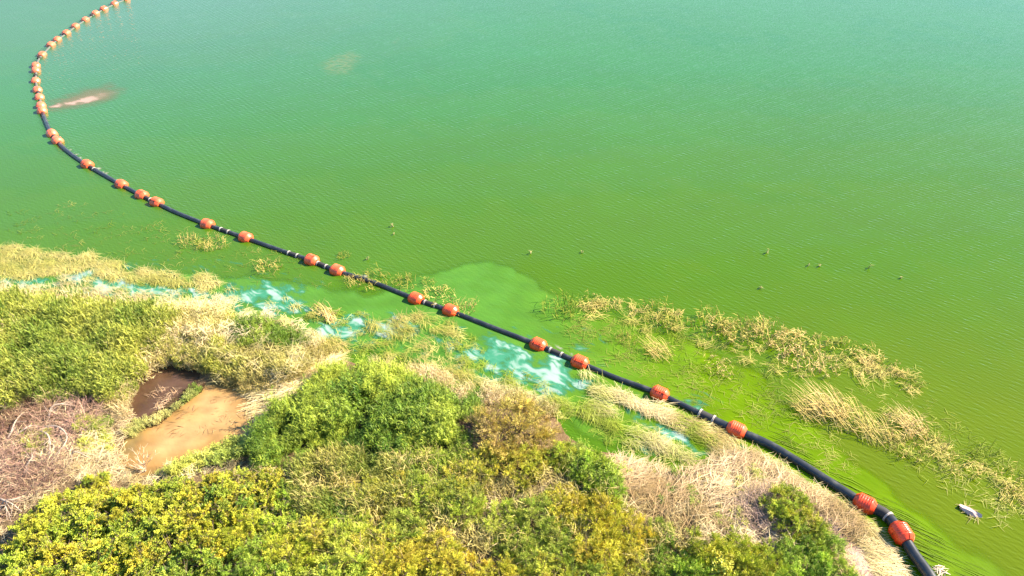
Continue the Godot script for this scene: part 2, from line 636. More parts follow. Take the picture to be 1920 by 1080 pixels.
	patch("sheltered_water", "smooth green water between the pipe and the bank", "", [Vector2(3.73, -27.92), Vector2(-0.94, -30.74), Vector2(-3.78, -32.40), Vector2(-6.01, -33.54), Vector2(-8.85, -35.22), Vector2(-11.48, -36.48), Vector2(-13.41, -37.61), Vector2(-15.96, -38.92), Vector2(-18.64, -40.35), Vector2(-21.91, -42.06), Vector2(-24.65, -43.65), Vector2(-26.76, -45.08), Vector2(-28.34, -46.18), Vector2(-30.62, -47.82), Vector2(-34.85, -51.07), Vector2(-37.90, -53.73), Vector2(-40.69, -56.82), Vector2(-44.15, -61.71), Vector2(-46.10, -64.98), Vector2(-48.81, -69.23), Vector2(-51.03, -73.45), Vector2(-52.12, -76.88), Vector2(-52.96, -81.87), Vector2(-53.27, -86.77), Vector2(-53.22, -91.93), Vector2(-52.65, -96.13), Vector2(-52.31, -102.53), Vector2(-72.63, -137.00), Vector2(-139.52, -137.00), Vector2(-60.38, -47.32), Vector2(-37.34, -34.56), Vector2(-21.77, -33.49), Vector2(-11.03, -29.58), Vector2(-1.72, -26.20)], 0.003, 0.5, calm, func(x, z, d):
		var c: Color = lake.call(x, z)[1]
		c.a = smooth(-0.1, 0.6, d)
		return c)


	# muddy pools
	var mud := mat(Color.WHITE, 0.12, 0.33)
	mud.normal_enabled = true
	mud.normal_texture = waves
	mud.normal_scale = 0.12
	for i in 2:
		var lo := Vector2(-24, -31) if i == 0 else Vector2(-24, -29)
		var pool := pools[i]
		lo = pool[0]
		var hi := pool[0]
		for q in pool:
			lo = lo.min(q)
			hi = hi.max(q)
		var xs := PackedFloat32Array()
		var zs := PackedFloat32Array()
		for k in 61: xs.push_back(lerpf(lo.x - 0.5, hi.x + 0.5, k / 60.0))
		for k in 61: zs.push_back(lerpf(lo.y - 0.5, hi.y + 0.5, k / 60.0))
		var tone := func(x: float, z: float) -> Array:
			var e := signed_distance(Vector2(x, z), pool) + 0.8 * noise.get_noise_2d(x * 5.0, z * 5.0)
			var c := Color(0.26, 0.145, 0.045).lerp(Color(0.35, 0.215, 0.090), smooth(0.0, 2.0, e))
			c = c.lerp(Color(0.17, 0.12, 0.045), smooth(0.5, -0.2, e))
			if i == 1:
				c = Color(0.075, 0.042, 0.025).lerp(Color(0.15, 0.10, 0.045), smooth(-27.8, -29.0, z + noise.get_noise_2d(x * 6.0, z * 6.0)))
			var k := 1.0 + 0.22 * noise.get_noise_2d(x * 9.0, z * 9.0) + 0.22 * fine.get_noise_2d(x * 0.9 + z * 0.5, z * 1.8)
			return [0.03, Color(c.r * k, c.g * k, c.b * k, 1.0 if signed_distance(Vector2(x, z), pool) > -0.5 else 0.0)]
		tag(part("muddy_pool", sheet(xs, zs, tone, wave_uv), mud, self), ["shallow orange-brown pool of muddy water among the plants", "small dark brown pool with dead stalks behind the orange pool"][i], "", "", "structure")

	# skins that float on the lake
	var film := mat(Color.WHITE, 0.26, 0.22)
	film.transparency = BaseMaterial3D.TRANSPARENCY_ALPHA
	film.normal_enabled = true
	film.normal_texture = waves
	film.normal_scale = 0.35
	var green := func(x: float, z: float, d: float) -> Color:
		var k := 1.0 + 0.16 * noise.get_noise_2d(x * 4.0, z * 4.0) + 0.12 * fine.get_noise_2d(x * 0.35, z * 0.8)
		var e := d + 0.5 * noise.get_noise_2d(x * 5.0 + 7.0, z * 5.0)
		return Color((0.060 + 0.028 * smooth(-2.0, 12.0, x)) * k, 0.158 * k, (0.020 - 0.017 * smooth(-2.0, 12.0, x)) * k, smooth(-0.15, 0.4, e) * 0.97)
	patch("algae_film", "smooth bright green algae film on the sheltered water along the bank", "algae film", [Vector2(-35.97, -36.13), Vector2(-28.19, -36.48), Vector2(-19.37, -36.13), Vector2(-13.62, -35.22), Vector2(-8.64, -33.91), Vector2(-6.18, -35.67), Vector2(-3.87, -37.07), Vector2(-1.77, -37.55), Vector2(0.18, -37.01), Vector2(1.53, -35.28), Vector2(2.82, -33.70), Vector2(6.09, -31.95), Vector2(10.41, -29.58), Vector2(13.37, -27.00), Vector2(14.39, -24.67), Vector2(15.71, -22.22), Vector2(17.34, -19.88), Vector2(18.73, -17.64), Vector2(19.95, -15.99), Vector2(20.92, -14.59), Vector2(19.23, -11.70), Vector2(10.70, -11.70), Vector2(8.45, -20.02), Vector2(-1.72, -26.20), Vector2(-12.48, -30.51), Vector2(-31.67, -33.49), Vector2(-34.31, -33.49)], 0.006, 0.25, film, green)
	var scum_look := mat(Color.WHITE, 0.6, 0.15)
	scum_look.transparency = BaseMaterial3D.TRANSPARENCY_ALPHA
	var scum := func(x: float, z: float, d: float) -> Color:
		var u := x * 0.8 + z * 0.6
		var v := -x * 0.6 + z * 0.8
		var bend := noise.get_noise_2d(x * 4.0, z * 4.0 + 60.0) * 0.6
		var streak := fine.get_noise_2d(u * 0.45, (v + bend) * 1.7)
		var thread := 1.0 - absf(fine.get_noise_2d(u * 0.6 + 40.0, (v + bend) * 2.4)) * 3.2   # thin drawn-out strands
		var cloud := noise.get_noise_2d(x * 7.0 + 30.0, z * 7.0)
		var e := smooth(-0.2, 1.5, d + cloud * 1.0)
		var thick := clampf(e * 1.12 + streak * 0.8 + thread * 0.22 + cloud * 0.3 - 0.25, 0, 1)
		var white := smooth(0.72, 1.35, thick * 0.95 + thread * 0.12 + streak * 0.4 + cloud * 0.35)
		var c := Color(0.044, 0.200, 0.118).lerp(Color(0.27, 0.36, 0.32), white)
		c.a = smooth(0.0, 0.8, thick) * 0.9
		return c
	var spots := [
		["pale turquoise algae scum at the bank's far end among straw", [Vector2(-33.80, -35.96), Vector2(-30.91, -36.36), Vector2(-28.48, -35.67), Vector2(-28.12, -34.29), Vector2(-30.04, -34.12), Vector2(-32.81, -34.29)]],
		["turquoise algae scum band with whitish streaks between two straw drifts", [Vector2(-29.88, -36.72), Vector2(-27.42, -37.07), Vector2(-25.01, -36.36), Vector2(-21.45, -35.22), Vector2(-18.93, -34.83), Vector2(-18.11, -33.38), Vector2(-20.95, -33.07), Vector2(-25.03, -33.38), Vector2(-27.70, -34.12)]],
		["bright turquoise and white algae scum beside the dark green reed mound", [Vector2(-19.42, -34.29), Vector2(-17.63, -35.00), Vector2(-15.41, -35.56), Vector2(-13.29, -34.56), Vector2(-12.36, -32.71), Vector2(-13.05, -31.56), Vector2(-15.60, -31.56), Vector2(-17.84, -32.56)]],
		["turquoise algae scum patch between two straw tufts behind the green mound", [Vector2(-12.10, -30.88), Vector2(-10.88, -31.86), Vector2(-8.35, -32.05), Vector2(-5.72, -31.46), Vector2(-5.42, -30.13), Vector2(-7.00, -29.22), Vector2(-9.70, -29.05), Vector2(-11.18, -29.58)]],
		["largest turquoise and white algae scum patch, beside the pipe", [Vector2(-4.11, -29.22), Vector2(-2.48, -30.27), Vector2(0.00, -29.67), Vector2(1.81, -28.69), Vector2(3.83, -27.62), Vector2(4.88, -26.40), Vector2(3.90, -24.97), Vector2(1.40, -25.12), Vector2(-0.57, -26.12), Vector2(-2.04, -27.00), Vector2(-3.56, -27.92)]],
		["faint turquoise algae scum on the far side of the pipe", [Vector2(8.68, -25.23), Vector2(9.96, -24.67), Vector2(10.44, -23.77), Vector2(9.45, -23.59), Vector2(8.77, -24.23)]],
		["small turquoise algae scum patch below the fourth float", [Vector2(3.68, -25.73), Vector2(5.95, -25.81), Vector2(7.10, -24.97), Vector2(5.47, -24.16), Vector2(4.00, -24.53)]],
		["turquoise algae scum pool between straw drifts near the third float", [Vector2(6.05, -24.38), Vector2(8.08, -24.23), Vector2(9.69, -22.83), Vector2(8.90, -21.57), Vector2(7.42, -21.96), Vector2(6.13, -23.03)]],
		["small round turquoise algae scum patch under the straw by the third float", [Vector2(9.67, -22.16), Vector2(10.49, -22.29), Vector2(10.92, -21.70), Vector2(10.22, -21.19), Vector2(9.65, -21.38)]],
		["small turquoise algae scum patch behind the amber bush", [Vector2(1.13, -25.50), Vector2(2.25, -25.35), Vector2(2.33, -24.75), Vector2(1.39, -24.82)]],
	]
	for s in spots:
		patch("algae_scum", s[0], "algae scum", s[1], 0.014, 0.065, scum_look, scum)
	var silt := func(x: float, z: float, d: float) -> Color:
		var a: Vector2 = Vector2(-43.90, -62.20)
		var b: Vector2 = Vector2(-39.40, -65.24)
		var p := Vector2(x, z)
		var t := clampf((p - a).dot(b - a) / (b - a).length_squared(), 0, 1)
		var q := (p - a.lerp(b, t)).length()
		var wide := 0.25 + 0.8 * t
		var n := noise.get_noise_2d(x * 6.0, z * 9.0)
		var haze := 0.6 * smooth(6.0, 0.2, q) * smooth(0.2, 3.0, d + n) * smooth(-0.04, 0.06, (p - a).dot(b - a) / (b - a).length_squared())
		var core := smooth(wide * 1.3, wide * 0.1, q + n * 0.9 + 0.25 * fine.get_noise_2d(x * 0.5, z * 2.0)) * smooth(1.15, 0.5, t + n * 0.15)
		var c := Color(0.17, 0.145, 0.095).lerp(Color(0.30, 0.215, 0.18), core)
		c.a = clampf(haze + core * 0.75, 0, 1)
		return c
	patch("silt_plume", "pinkish plume of silt leaking from the pipe into the lake", "silt plume", [Vector2(-44.66, -60.99), Vector2(-45.44, -64.33), Vector2(-43.46, -67.68), Vector2(-40.74, -69.38), Vector2(-37.80, -66.99), Vector2(-37.41, -63.69), Vector2(-39.60, -61.83), Vector2(-41.81, -60.29)], 0.01, 0.25, scum_look, silt)
	var froth := func(x: float, z: float, d: float) -> Color:
		var n := fine.get_noise_2d(x * 1.6, z * 1.6)
		return Color(0.36, 0.34, 0.28, smooth(0.0, 0.4, d + n * 0.35 - 0.05) * smooth(-0.2, 0.3, n) * 0.9)
	var froths := [["thin line of pale froth along the pipe before the sixteenth float", [Vector2(-37.96, -54.03), Vector2(-37.41, -53.83), Vector2(-35.30, -51.71), Vector2(-34.50, -51.34), Vector2(-34.50, -50.97), Vector2(-35.74, -51.71)]],
		["pale froth along the pipe between the fifteenth and sixteenth floats", [Vector2(-33.85, -50.34), Vector2(-33.38, -50.43), Vector2(-31.04, -48.50), Vector2(-30.98, -47.99), Vector2(-32.79, -49.36)]],
		["pale froth caught against the pipe beside reed tufts", [Vector2(-9.94, -36.02), Vector2(-9.30, -35.90), Vector2(-8.07, -35.00), Vector2(-8.23, -34.72), Vector2(-9.19, -35.22)]],
		["pale froth heaped against the pipe between the fifth and sixth floats", [Vector2(2.01, -29.22), Vector2(2.44, -29.36), Vector2(3.54, -28.61), Vector2(3.41, -28.35), Vector2(2.41, -28.69)]]]
	for s in froths:
		patch("froth", s[0], "froth", s[1], 0.018, 0.08, scum_look, froth)
	var fleck := func(x: float, z: float, d: float) -> Color:
		var n := fine.get_noise_2d(x * 1.2, z * 3.0)
		return Color(0.2, 0.26, 0.15, smooth(0.0, 1.8, d) * smooth(-0.5, 0.6, n) * 0.5)
	patch("froth", "faint pale flecks on the open water of the lake", "froth", [Vector2(-21.40, -73.30), Vector2(-20.07, -76.55), Vector2(-18.08, -78.61), Vector2(-15.88, -76.21), Vector2(-16.29, -70.25), Vector2(-19.20, -69.67)], 0.01, 0.15, scum_look, fleck)
	patch("froth", "fainter, smaller group of pale flecks farther out on the lake", "froth", [Vector2(-14.36, -80.03), Vector2(-13.53, -83.00), Vector2(-12.62, -82.24), Vector2(-12.87, -79.31)], 0.01, 0.15, scum_look, fleck)


func wave_normals(size: int, count: int, low: int, high: int, fan: float, choice: int, strength: float) -> Image:
	var im := wave_height(size, count, low, high, fan, choice)
	im.bump_map_to_normal_map(strength)
	return im


func pipeline() -> void:
	rng.seed = 77
	var curve := Curve3D.new()
	var pts := [Vector2(17.19, -12.83), Vector2(16.99, -15.10), Vector2(16.84, -16.12), Vector2(16.73, -17.10), Vector2(16.54, -18.08), Vector2(15.87, -18.66), Vector2(15.23, -19.31), Vector2(13.69, -20.92), Vector2(12.50, -22.08), Vector2(11.16, -22.95), Vector2(10.24, -23.57), Vector2(7.74, -25.41), Vector2(5.48, -26.70), Vector2(3.72, -27.81), Vector2(1.46, -29.25), Vector2(-0.94, -30.63), Vector2(-3.77, -32.28), Vector2(-5.99, -33.42), Vector2(-8.82, -35.09), Vector2(-11.44, -36.35), Vector2(-13.36, -37.47), Vector2(-15.90, -38.77), Vector2(-18.58, -40.20), Vector2(-21.83, -41.91), Vector2(-24.56, -43.49), Vector2(-26.66, -44.92), Vector2(-28.24, -46.01), Vector2(-30.50, -47.64), Vector2(-34.72, -50.88), Vector2(-37.76, -53.53), Vector2(-39.37, -55.25), Vector2(-40.54, -56.61), Vector2(-42.23, -58.92), Vector2(-43.98, -61.48), Vector2(-44.74, -62.71), Vector2(-45.98, -64.74), Vector2(-47.19, -66.60), Vector2(-48.63, -68.98), Vector2(-50.01, -71.64), Vector2(-50.85, -73.18), Vector2(-51.62, -75.27), Vector2(-51.92, -76.60), Vector2(-52.56, -79.73), Vector2(-52.77, -81.56), Vector2(-52.86, -83.85), Vector2(-53.07, -86.44), Vector2(-53.05, -88.96), Vector2(-53.02, -91.59), Vector2(-52.77, -93.41), Vector2(-52.45, -95.78), Vector2(-51.69, -98.24), Vector2(-50.32, -103.23)]
	for i in pts.size():
		var p: Vector2 = pts[i]
		var y := 0.14 if i < 5 else (0.06 if i < 12 else 0.02)
		if i < 2: y = 0.35
		elif i < 4: y = 0.26
		if i > 33: y = -0.04
		var t: Vector2 = (pts[mini(i + 1, pts.size() - 1)] - pts[maxi(i - 1, 0)]).normalized()
		var before: float = p.distance_to(pts[maxi(i - 1, 0)]) * 0.33
		var after: float = p.distance_to(pts[mini(i + 1, pts.size() - 1)]) * 0.33
		curve.add_point(Vector3(p.x, y, p.y), Vector3(-t.x, 0, -t.y) * before, Vector3(t.x, 0, t.y) * after)
	curve.bake_interval = 0.2
	var length := curve.get_baked_length()

	var hdpe := mat(lin(0.022, 0.026, 0.034), 0.34, 0.5, false)
	var hose_look := mat(lin(0.035, 0.033, 0.033), 0.7, 0.4, false)
	var tie_look := mat(lin(0.42, 0.37, 0.33), 0.7, 0.4, false)
	var grime := NoiseTexture2D.new()
	grime.noise = FastNoiseLite.new()
	grime.noise.seed = 17
	grime.noise.frequency = 0.015
	grime.noise.fractal_octaves = 6
	grime.width = 256
	grime.height = 256
	grime.seamless = true
	var dust := Gradient.new()
	dust.set_color(0, Color(0.48, 0.50, 0.56))
	dust.set_color(1, Color(1, 0.98, 0.92))
	dust.add_point(0.55, Color(0.55, 0.57, 0.60))
	grime.color_ramp = dust
	hdpe.albedo_color = lin(0.085, 0.088, 0.092)
	hdpe.albedo_texture = grime
	hdpe.uv1_triplanar = true
	hdpe.uv1_scale = Vector3(0.35, 0.35, 0.35)
	var dusty := mat(lin(0.10, 0.11, 0.095), 0.6, 0.4, false)
	var pipe := base("floating_pipeline", curve.sample_baked(0.0))
	tag(pipe, "long black pipe floating in a curve across the lake on orange floats", "pipeline")
	# joints between lengths of pipe: a rubber hose with two pale ties
	var joints := [Vector2(16.42, -18.24), Vector2(9.92, -23.82), Vector2(2.49, -28.59), Vector2(-5.01, -32.84), Vector2(-12.47, -36.93), Vector2(-14.66, -38.15), Vector2(-20.21, -41.01), Vector2(-27.44, -45.46), Vector2(-33.94, -50.24), Vector2(-39.92, -55.87), Vector2(-44.23, -61.85)]
	var cuts := []
	for j in joints:
		cuts.append(curve.get_closest_offset(Vector3(j.x, 0.08, j.y)))
	var at := 0.0
	for k in cuts.size() + 1:
		var from := at
		var to: float = cuts[k] - 0.42 if k < cuts.size() else length
		var run := []
		var n := int((to - from) / 0.5) + 2
		for i in n: run.append(curve.sample_baked(lerpf(from, to, float(i) / (n - 1))) - pipe.position)
		part("pipe_length", sweep(run, [0.24, 0.225][k] if k < 2 else (0.158 if k < cuts.size() else 0.13), 28), hdpe if k < cuts.size() else dusty, pipe)
		if k == cuts.size(): break
		run = []
		for i in 6: run.append(curve.sample_baked(lerpf(to - 0.04, to + 0.88, i / 5.0)) - pipe.position)
		var hose := part("rubber_hose", sweep(run, [0.256, 0.238][k] if k < 2 else 0.172, 24), hose_look, pipe)
		for s in [0.06, 0.78]:
			for e in [0.0, 0.055]:
				var c := curve.sample_baked(to + s + e) - pipe.position
				var d := (curve.sample_baked(to + s + e + 0.1) - pipe.position - c).normalized()
				var tie := part("tie", revolve([[-0.02, 0.25], [-0.016, 0.272], [0.016, 0.272], [0.02, 0.25]] if k < 2 else [[-0.02, 0.165], [-0.016, 0.188], [0.016, 0.188], [0.02, 0.165]], 0, TAU, 24), tie_look, hose)
				tie.position = c
				tie.basis = Basis(d, d.cross(Vector3.UP).cross(d).normalized(), d.cross(Vector3.UP).normalized())
		at = to + 0.84
	# dark collars and steel rings between the far floats
	for q in [Vector2(-51.47, -97.74), Vector2(-53.20, -90.26), Vector2(-52.79, -83.08), Vector2(-51.45, -75.27), Vector2(-49.12, -70.29), Vector2(-46.49, -65.80)]:
		var o := curve.get_closest_offset(Vector3(q.x, 0, q.y))
		var c := curve.sample_baked(o) - pipe.position
		var d := (curve.sample_baked(o + 0.1) - pipe.position - c).normalized()
		var ring := part("flange", revolve([[-0.07, 0.12], [-0.07, 0.24], [-0.02, 0.24], [-0.02, 0.19], [0.02, 0.19], [0.02, 0.24], [0.07, 0.24], [0.07, 0.12]], 0, TAU, 24), hose_look, pipe)
		ring.position = c
		ring.basis = Basis(d, d.cross(Vector3.UP).cross(d).normalized(), d.cross(Vector3.UP).normalized())

	# floats: two ribbed half shells bolted together round the pipe
	var profile := [[-0.515, 0.13], [-0.52, 0.30], [-0.505, 0.315], [-0.33, 0.475], [-0.31, 0.487]]
	for r in 5:
		var x := -0.24 + 0.12 * r
		profile.append_array([[x - 0.045, 0.49], [x - 0.026, 0.49], [x - 0.014, 0.483], [x + 0.014, 0.483], [x + 0.026, 0.49]])
	profile.append_array([[0.31, 0.487], [0.33, 0.475], [0.505, 0.315], [0.52, 0.30], [0.515, 0.13]])
	var shell := revolve(profile, 0.03, PI - 0.03, 26)
	var core := revolve([[-0.50, 0.12], [-0.50, 0.285], [-0.33, 0.445], [0.33, 0.445], [0.50, 0.285], [0.50, 0.12]], 0, TAU, 24)
	var lip := Soup.new()
	for e in [0.03]:
		var p := []
		for q in [[-0.505, 0.31], [-0.33, 0.47], [0.33, 0.47], [0.505, 0.31]]: p.append(q)
		for i in 3:
			for off in [[0.0, 0.018]]:
				var a := Vector3(p[i][0], cos(e) * (p[i][1] + off[1]), sin(e) * (p[i][1] + off[1]))
				var b := Vector3(p[i + 1][0], cos(e) * (p[i + 1][1] + off[1]), sin(e) * (p[i + 1][1] + off[1]))
				lip.tube([a, b], [0.016, 0.016], 6, Color.WHITE)
	var lip_mesh := lip.mesh()
	var pocket := revolve([[-0.001, 0.0], [0.0, 0.042], [0.012, 0.05]], 0, TAU, 10)
	var core_look := mat(lin(0.02, 0.012, 0.012), 0.9, 0.2, false)
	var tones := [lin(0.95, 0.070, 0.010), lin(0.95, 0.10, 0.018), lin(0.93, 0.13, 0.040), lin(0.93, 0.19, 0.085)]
	var fade := NoiseTexture2D.new()   # sun-bleached and dirty blotches of the plastic
	fade.noise = FastNoiseLite.new()
	fade.noise.seed = 31
	fade.noise.frequency = 0.012
	fade.noise.fractal_octaves = 5
	fade.width = 256
	fade.height = 256
	fade.seamless = true
	var blotches := Gradient.new()
	blotches.set_color(0, Color(0.62, 0.60, 0.50))
	blotches.set_color(1, Color(1, 1, 1))
	blotches.add_point(0.35, Color(0.93, 0.9, 0.88))
	fade.color_ramp = blotches
	var looks := []
	for t in tones:
		var m := mat(t, 0.42, 0.5, false)
		m.albedo_texture = fade
		m.uv1_triplanar = true
		m.uv1_scale = Vector3(0.9, 0.9, 0.9)
		m.clearcoat_enabled = true
		m.clearcoat = 0.2
		m.clearcoat_roughness = 0.22
		looks.append(m)
	var spots := [Vector2(16.64, -17.04), Vector2(15.79, -18.59), Vector2(11.12, -22.86), Vector2(7.72, -25.31), Vector2(3.71, -27.71), Vector2(1.45, -29.14), Vector2(-3.76, -32.16), Vector2(-5.97, -33.29), Vector2(-11.40, -36.21), Vector2(-13.31, -37.33), Vector2(-18.51, -40.05), Vector2(-21.75, -41.75), Vector2(-26.56, -44.75), Vector2(-28.13, -45.84), Vector2(-30.39, -47.47), Vector2(-34.59, -50.69), Vector2(-39.22, -55.04), Vector2(-40.39, -56.40), Vector2(-43.82, -61.26), Vector2(-44.57, -62.47), Vector2(-45.81, -64.50), Vector2(-46.96, -66.36), Vector2(-48.45, -68.72), Vector2(-49.85, -71.52), Vector2(-50.66, -72.91), Vector2(-51.73, -76.31), Vector2(-52.36, -79.44), Vector2(-52.57, -81.26), Vector2(-52.67, -83.54), Vector2(-52.87, -86.12), Vector2(-52.85, -88.62), Vector2(-52.82, -91.25), Vector2(-52.58, -93.06), Vector2(-52.26, -95.42), Vector2(-51.28, -97.38)]
	for i in spots.size():
		var o := curve.get_closest_offset(Vector3(spots[i].x, 0.1, spots[i].y))
		var c := curve.sample_baked(o)
		var d := (curve.sample_baked(minf(o + 0.3, length)) - curve.sample_baked(o - 0.3)).normalized()
		var up := d.cross(Vector3.UP).cross(d).normalized()
		var f := base("pipe_float", c)
		# the seam faces up and a little to the lake; each float has rolled by its own amount
		var roll: float = [0.1, 0.05, 1.2, -0.5, -0.7, -0.75, 1.1, 1.3, 1.0, 0.0][i] if i < 10 else rf(-1.2, 1.2)
		f.basis = Basis(d, up, d.cross(up)).rotated(d, roll).rotated(up, rf(-0.06, 0.06)).rotated(d.cross(up), rf(-0.05, 0.05)).scaled(Vector3.ONE * 0.88)
		f.position.y += rf(-0.03, 0.03)
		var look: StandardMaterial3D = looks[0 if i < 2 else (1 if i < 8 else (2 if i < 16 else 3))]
		for h in 2:
			var half := Node3D.new()
			var s := part("half_shell", shell, look, f)
			s.rotation.x = PI * h
			half.free()
			for e in [[-0.20, 0.16], [0.2, 0.16], [-0.2, PI - 0.16], [0.2, PI - 0.16]]:
				var b := part("bolt_hole", pocket, core_look, s)
				b.position = Vector3(e[0], cos(e[1]) * 0.487, sin(e[1]) * 0.487)
				var n := Vector3(0, cos(e[1]), sin(e[1]))
				b.basis = Basis(n, Vector3.RIGHT, n.cross(Vector3.RIGHT))
			part("seam_lip", lip_mesh, look, s)
		part("foam_core", core, core_look, f)
		var words := "orange float, %s along the pipe from the bank" % ordinal(i)
		if i == 0: words = "red-orange ribbed float with a dark seam, nearest to the straw bank"
		elif i == 1: words = "red-orange ribbed float resting against the straw bank, second along the pipe"
		elif i < 8: words = "bright red-orange ribbed float, %s along the pipe from the bank" % ordinal(i)
		elif i > 24: words = "pale orange float far out on the lake, %s along the pipe from the bank" % ordinal(i)
		elif i > 17: words = "pale orange float at the pipe's far bend, %s from the bank" % ordinal(i)
		tag(f, words, "float", "orange floats along the pipe")


var dry: StandardMaterial3D
var leafy: StandardMaterial3D
var wood: StandardMaterial3D

func reeds_and_straw() -> void:
	rng.seed = 4242
	leafy = mat(Color.WHITE, 0.55, 0.4)
	leafy.backlight_enabled = true
	leafy.backlight = Color(0.4, 0.45, 0.25)
	dry = mat(Color.WHITE, 0.75, 0.3)
	dry.backlight_enabled = true
	dry.backlight = Color(0.25, 0.22, 0.15)
	wood = mat(Color.WHITE, 0.85, 0.3)
	var G0 := Color(0.16, 0.24, 0.026)
	var G1 := Color(0.50, 0.49, 0.08)
	var V0 := Color(0.11, 0.20, 0.013)
	var V1 := Color(0.42, 0.48, 0.045)
	var S0 := Color(0.48, 0.37, 0.13)
	var S1 := Color(0.82, 0.65, 0.36)
	var O0 := Color(0.38, 0.36, 0.07)
	var O1 := Color(0.60, 0.50, 0.17)

	var reed := leafy_reeds(20, 1.15, 16, 0.36, 0.024, 0.45, 0.16, 0.8)
	var reed_lush := leafy_reeds(17, 1.25, 20, 0.27, 0.026, 0.45, 0.08, 0.35)
	var sprout := leafy_reeds(12, 0.55, 10, 0.2, 0.024, 0.35, 0.2)
	var upright := dry_stalks(34, 1.25, 0.5, Vector3(0.12, 0, 0.1), 0.25, 0.024)
	var strewn := flat_straw(22, 1.15, 0.024, 0.42, 0.8, 0.30)
	var loose := flat_straw(26, 0.9, 0.024, 0.5, 1.4, 0.45)
	var thin := flat_straw(6, 0.8, 0.022, 0.7, 1.0, 0.1)
	var brush := twig_tangle(40, 1.0, 0.03, 0.55)

	# green reed beds
	scatter("reed_bed", "green reed bed on the bank between straw drift and dead brush", "reeds", [[Vector2(-34.31, -33.49), Vector2(-31.49, -33.17), Vector2(-27.84, -32.46), Vector2(-23.82, -32.15), Vector2(-21.36, -32.46), Vector2(-19.45, -31.22), Vector2(-18.98, -29.13), Vector2(-19.79, -27.41), Vector2(-19.96, -25.42), Vector2(-20.44, -24.31), Vector2(-22.04, -24.49), Vector2(-23.78, -24.13), Vector2(-25.93, -23.59), Vector2(-27.87, -23.24)]], 1150, reed, leafy, {colors = [G0, G1], size = [0.75, 1.15], tilt = 0.14, rim = 1.2, lean = Vector3(0.25, 0, 0.15), dry_land = true, patchy = 0.55, grain = 11.0, mask = -0.28})
	scatter("reed_bed", "dark green reed mound between the two muddy pools and turquoise scum", "reeds", [[Vector2(-16.69, -29.58), Vector2(-16.34, -30.88), Vector2(-14.45, -30.88), Vector2(-12.42, -30.27), Vector2(-11.34, -28.91), Vector2(-11.91, -28.17), Vector2(-13.78, -28.48), Vector2(-15.19, -28.17)]], 150, reed_lush, leafy, {colors = [V0, V0.lerp(V1, 0.6)], size = [0.8, 1.1], tilt = 0.16, rim = 1.3, seed = 9.0})
	scatter("reed_bed", "lush green reed mound in the middle of the bank beside the amber bush", "reeds", [[Vector2(-9.58, -26.92), Vector2(-7.57, -27.08), Vector2(-5.43, -26.20), Vector2(-3.06, -24.97), Vector2(-1.50, -24.13), Vector2(-1.27, -22.83), Vector2(-2.08, -21.96), Vector2(-1.88, -20.33), Vector2(-2.70, -19.58), Vector2(-4.47, -20.02), Vector2(-6.01, -20.33), Vector2(-7.62, -20.94), Vector2(-9.03, -21.57), Vector2(-10.05, -20.48), Vector2(-11.39, -19.88), Vector2(-12.56, -20.63), Vector2(-12.64, -21.57), Vector2(-12.33, -23.24), Vector2(-11.30, -24.49), Vector2(-10.49, -25.81)]], 900, reed_lush, leafy, {colors = [V0, V1], size = [0.5, 1.1], tilt = 0.22, rim = 1.8, seed = 3.0, patchy = 0.8, grain = 8.0, mask = -0.25})
	scatter("reed_bed", "green reeds mixed with straw below the green reed mound", "reeds", [[Vector2(-10.01, -20.33), Vector2(-8.13, -20.94), Vector2(-4.95, -19.88), Vector2(-2.43, -19.15), Vector2(-1.43, -18.31), Vector2(-2.32, -17.24), Vector2(-4.67, -17.50), Vector2(-7.42, -17.24), Vector2(-9.53, -18.31)]], 240, reed, leafy, {colors = [G0, O0], size = [0.6, 0.95], tilt = 0.15, seed = 5.0, mask = -0.15})
	scatter("reed_bed", "vivid green reed clump between amber bush and straw field", "reeds", [[Vector2(2.04, -21.00), Vector2(3.09, -21.57), Vector2(3.78, -20.63), Vector2(4.71, -19.88), Vector2(5.31, -18.87), Vector2(4.51, -18.17), Vector2(3.36, -18.59), Vector2(2.45, -19.44)]], 120, reed_lush, leafy, {colors = [V0, V0.lerp(V1, 0.6)], size = [0.4, 0.95], tilt = 0.2, rim = 0.8, patchy = 0.6, grain = 9.0, lean = Vector3(0.3, 0, 0.1), seed = 8.0})
	scatter("reed_bed", "yellowish reeds between the big reed bed and the dark pool", "reeds", [[Vector2(-20.20, -31.95), Vector2(-17.96, -31.95), Vector2(-16.37, -30.98), Vector2(-16.25, -28.69), Vector2(-14.66, -27.41), Vector2(-12.32, -27.41), Vector2(-11.48, -26.40), Vector2(-13.95, -26.00), Vector2(-16.28, -27.00), Vector2(-17.23, -27.21), Vector2(-18.47, -27.41), Vector2(-19.65, -27.41), Vector2(-19.13, -29.13)]], 260, reed, leafy, {colors = [G1, O1], size = [0.45, 0.8], tilt = 0.2, seed = 2.0})
	scatter("reed_bed", "low green growth on the tongue of land between the two pools", "reeds", [[Vector2(-19.33, -22.83), Vector2(-18.82, -23.52), Vector2(-17.90, -23.77), Vector2(-17.22, -24.86), Vector2(-16.90, -25.89), Vector2(-16.33, -25.89), Vector2(-16.89, -24.86), Vector2(-17.80, -23.52), Vector2(-18.68, -22.42)]], 60, sprout, leafy, {colors = [G0, O1], size = [0.4, 0.75], tilt = 0.2})

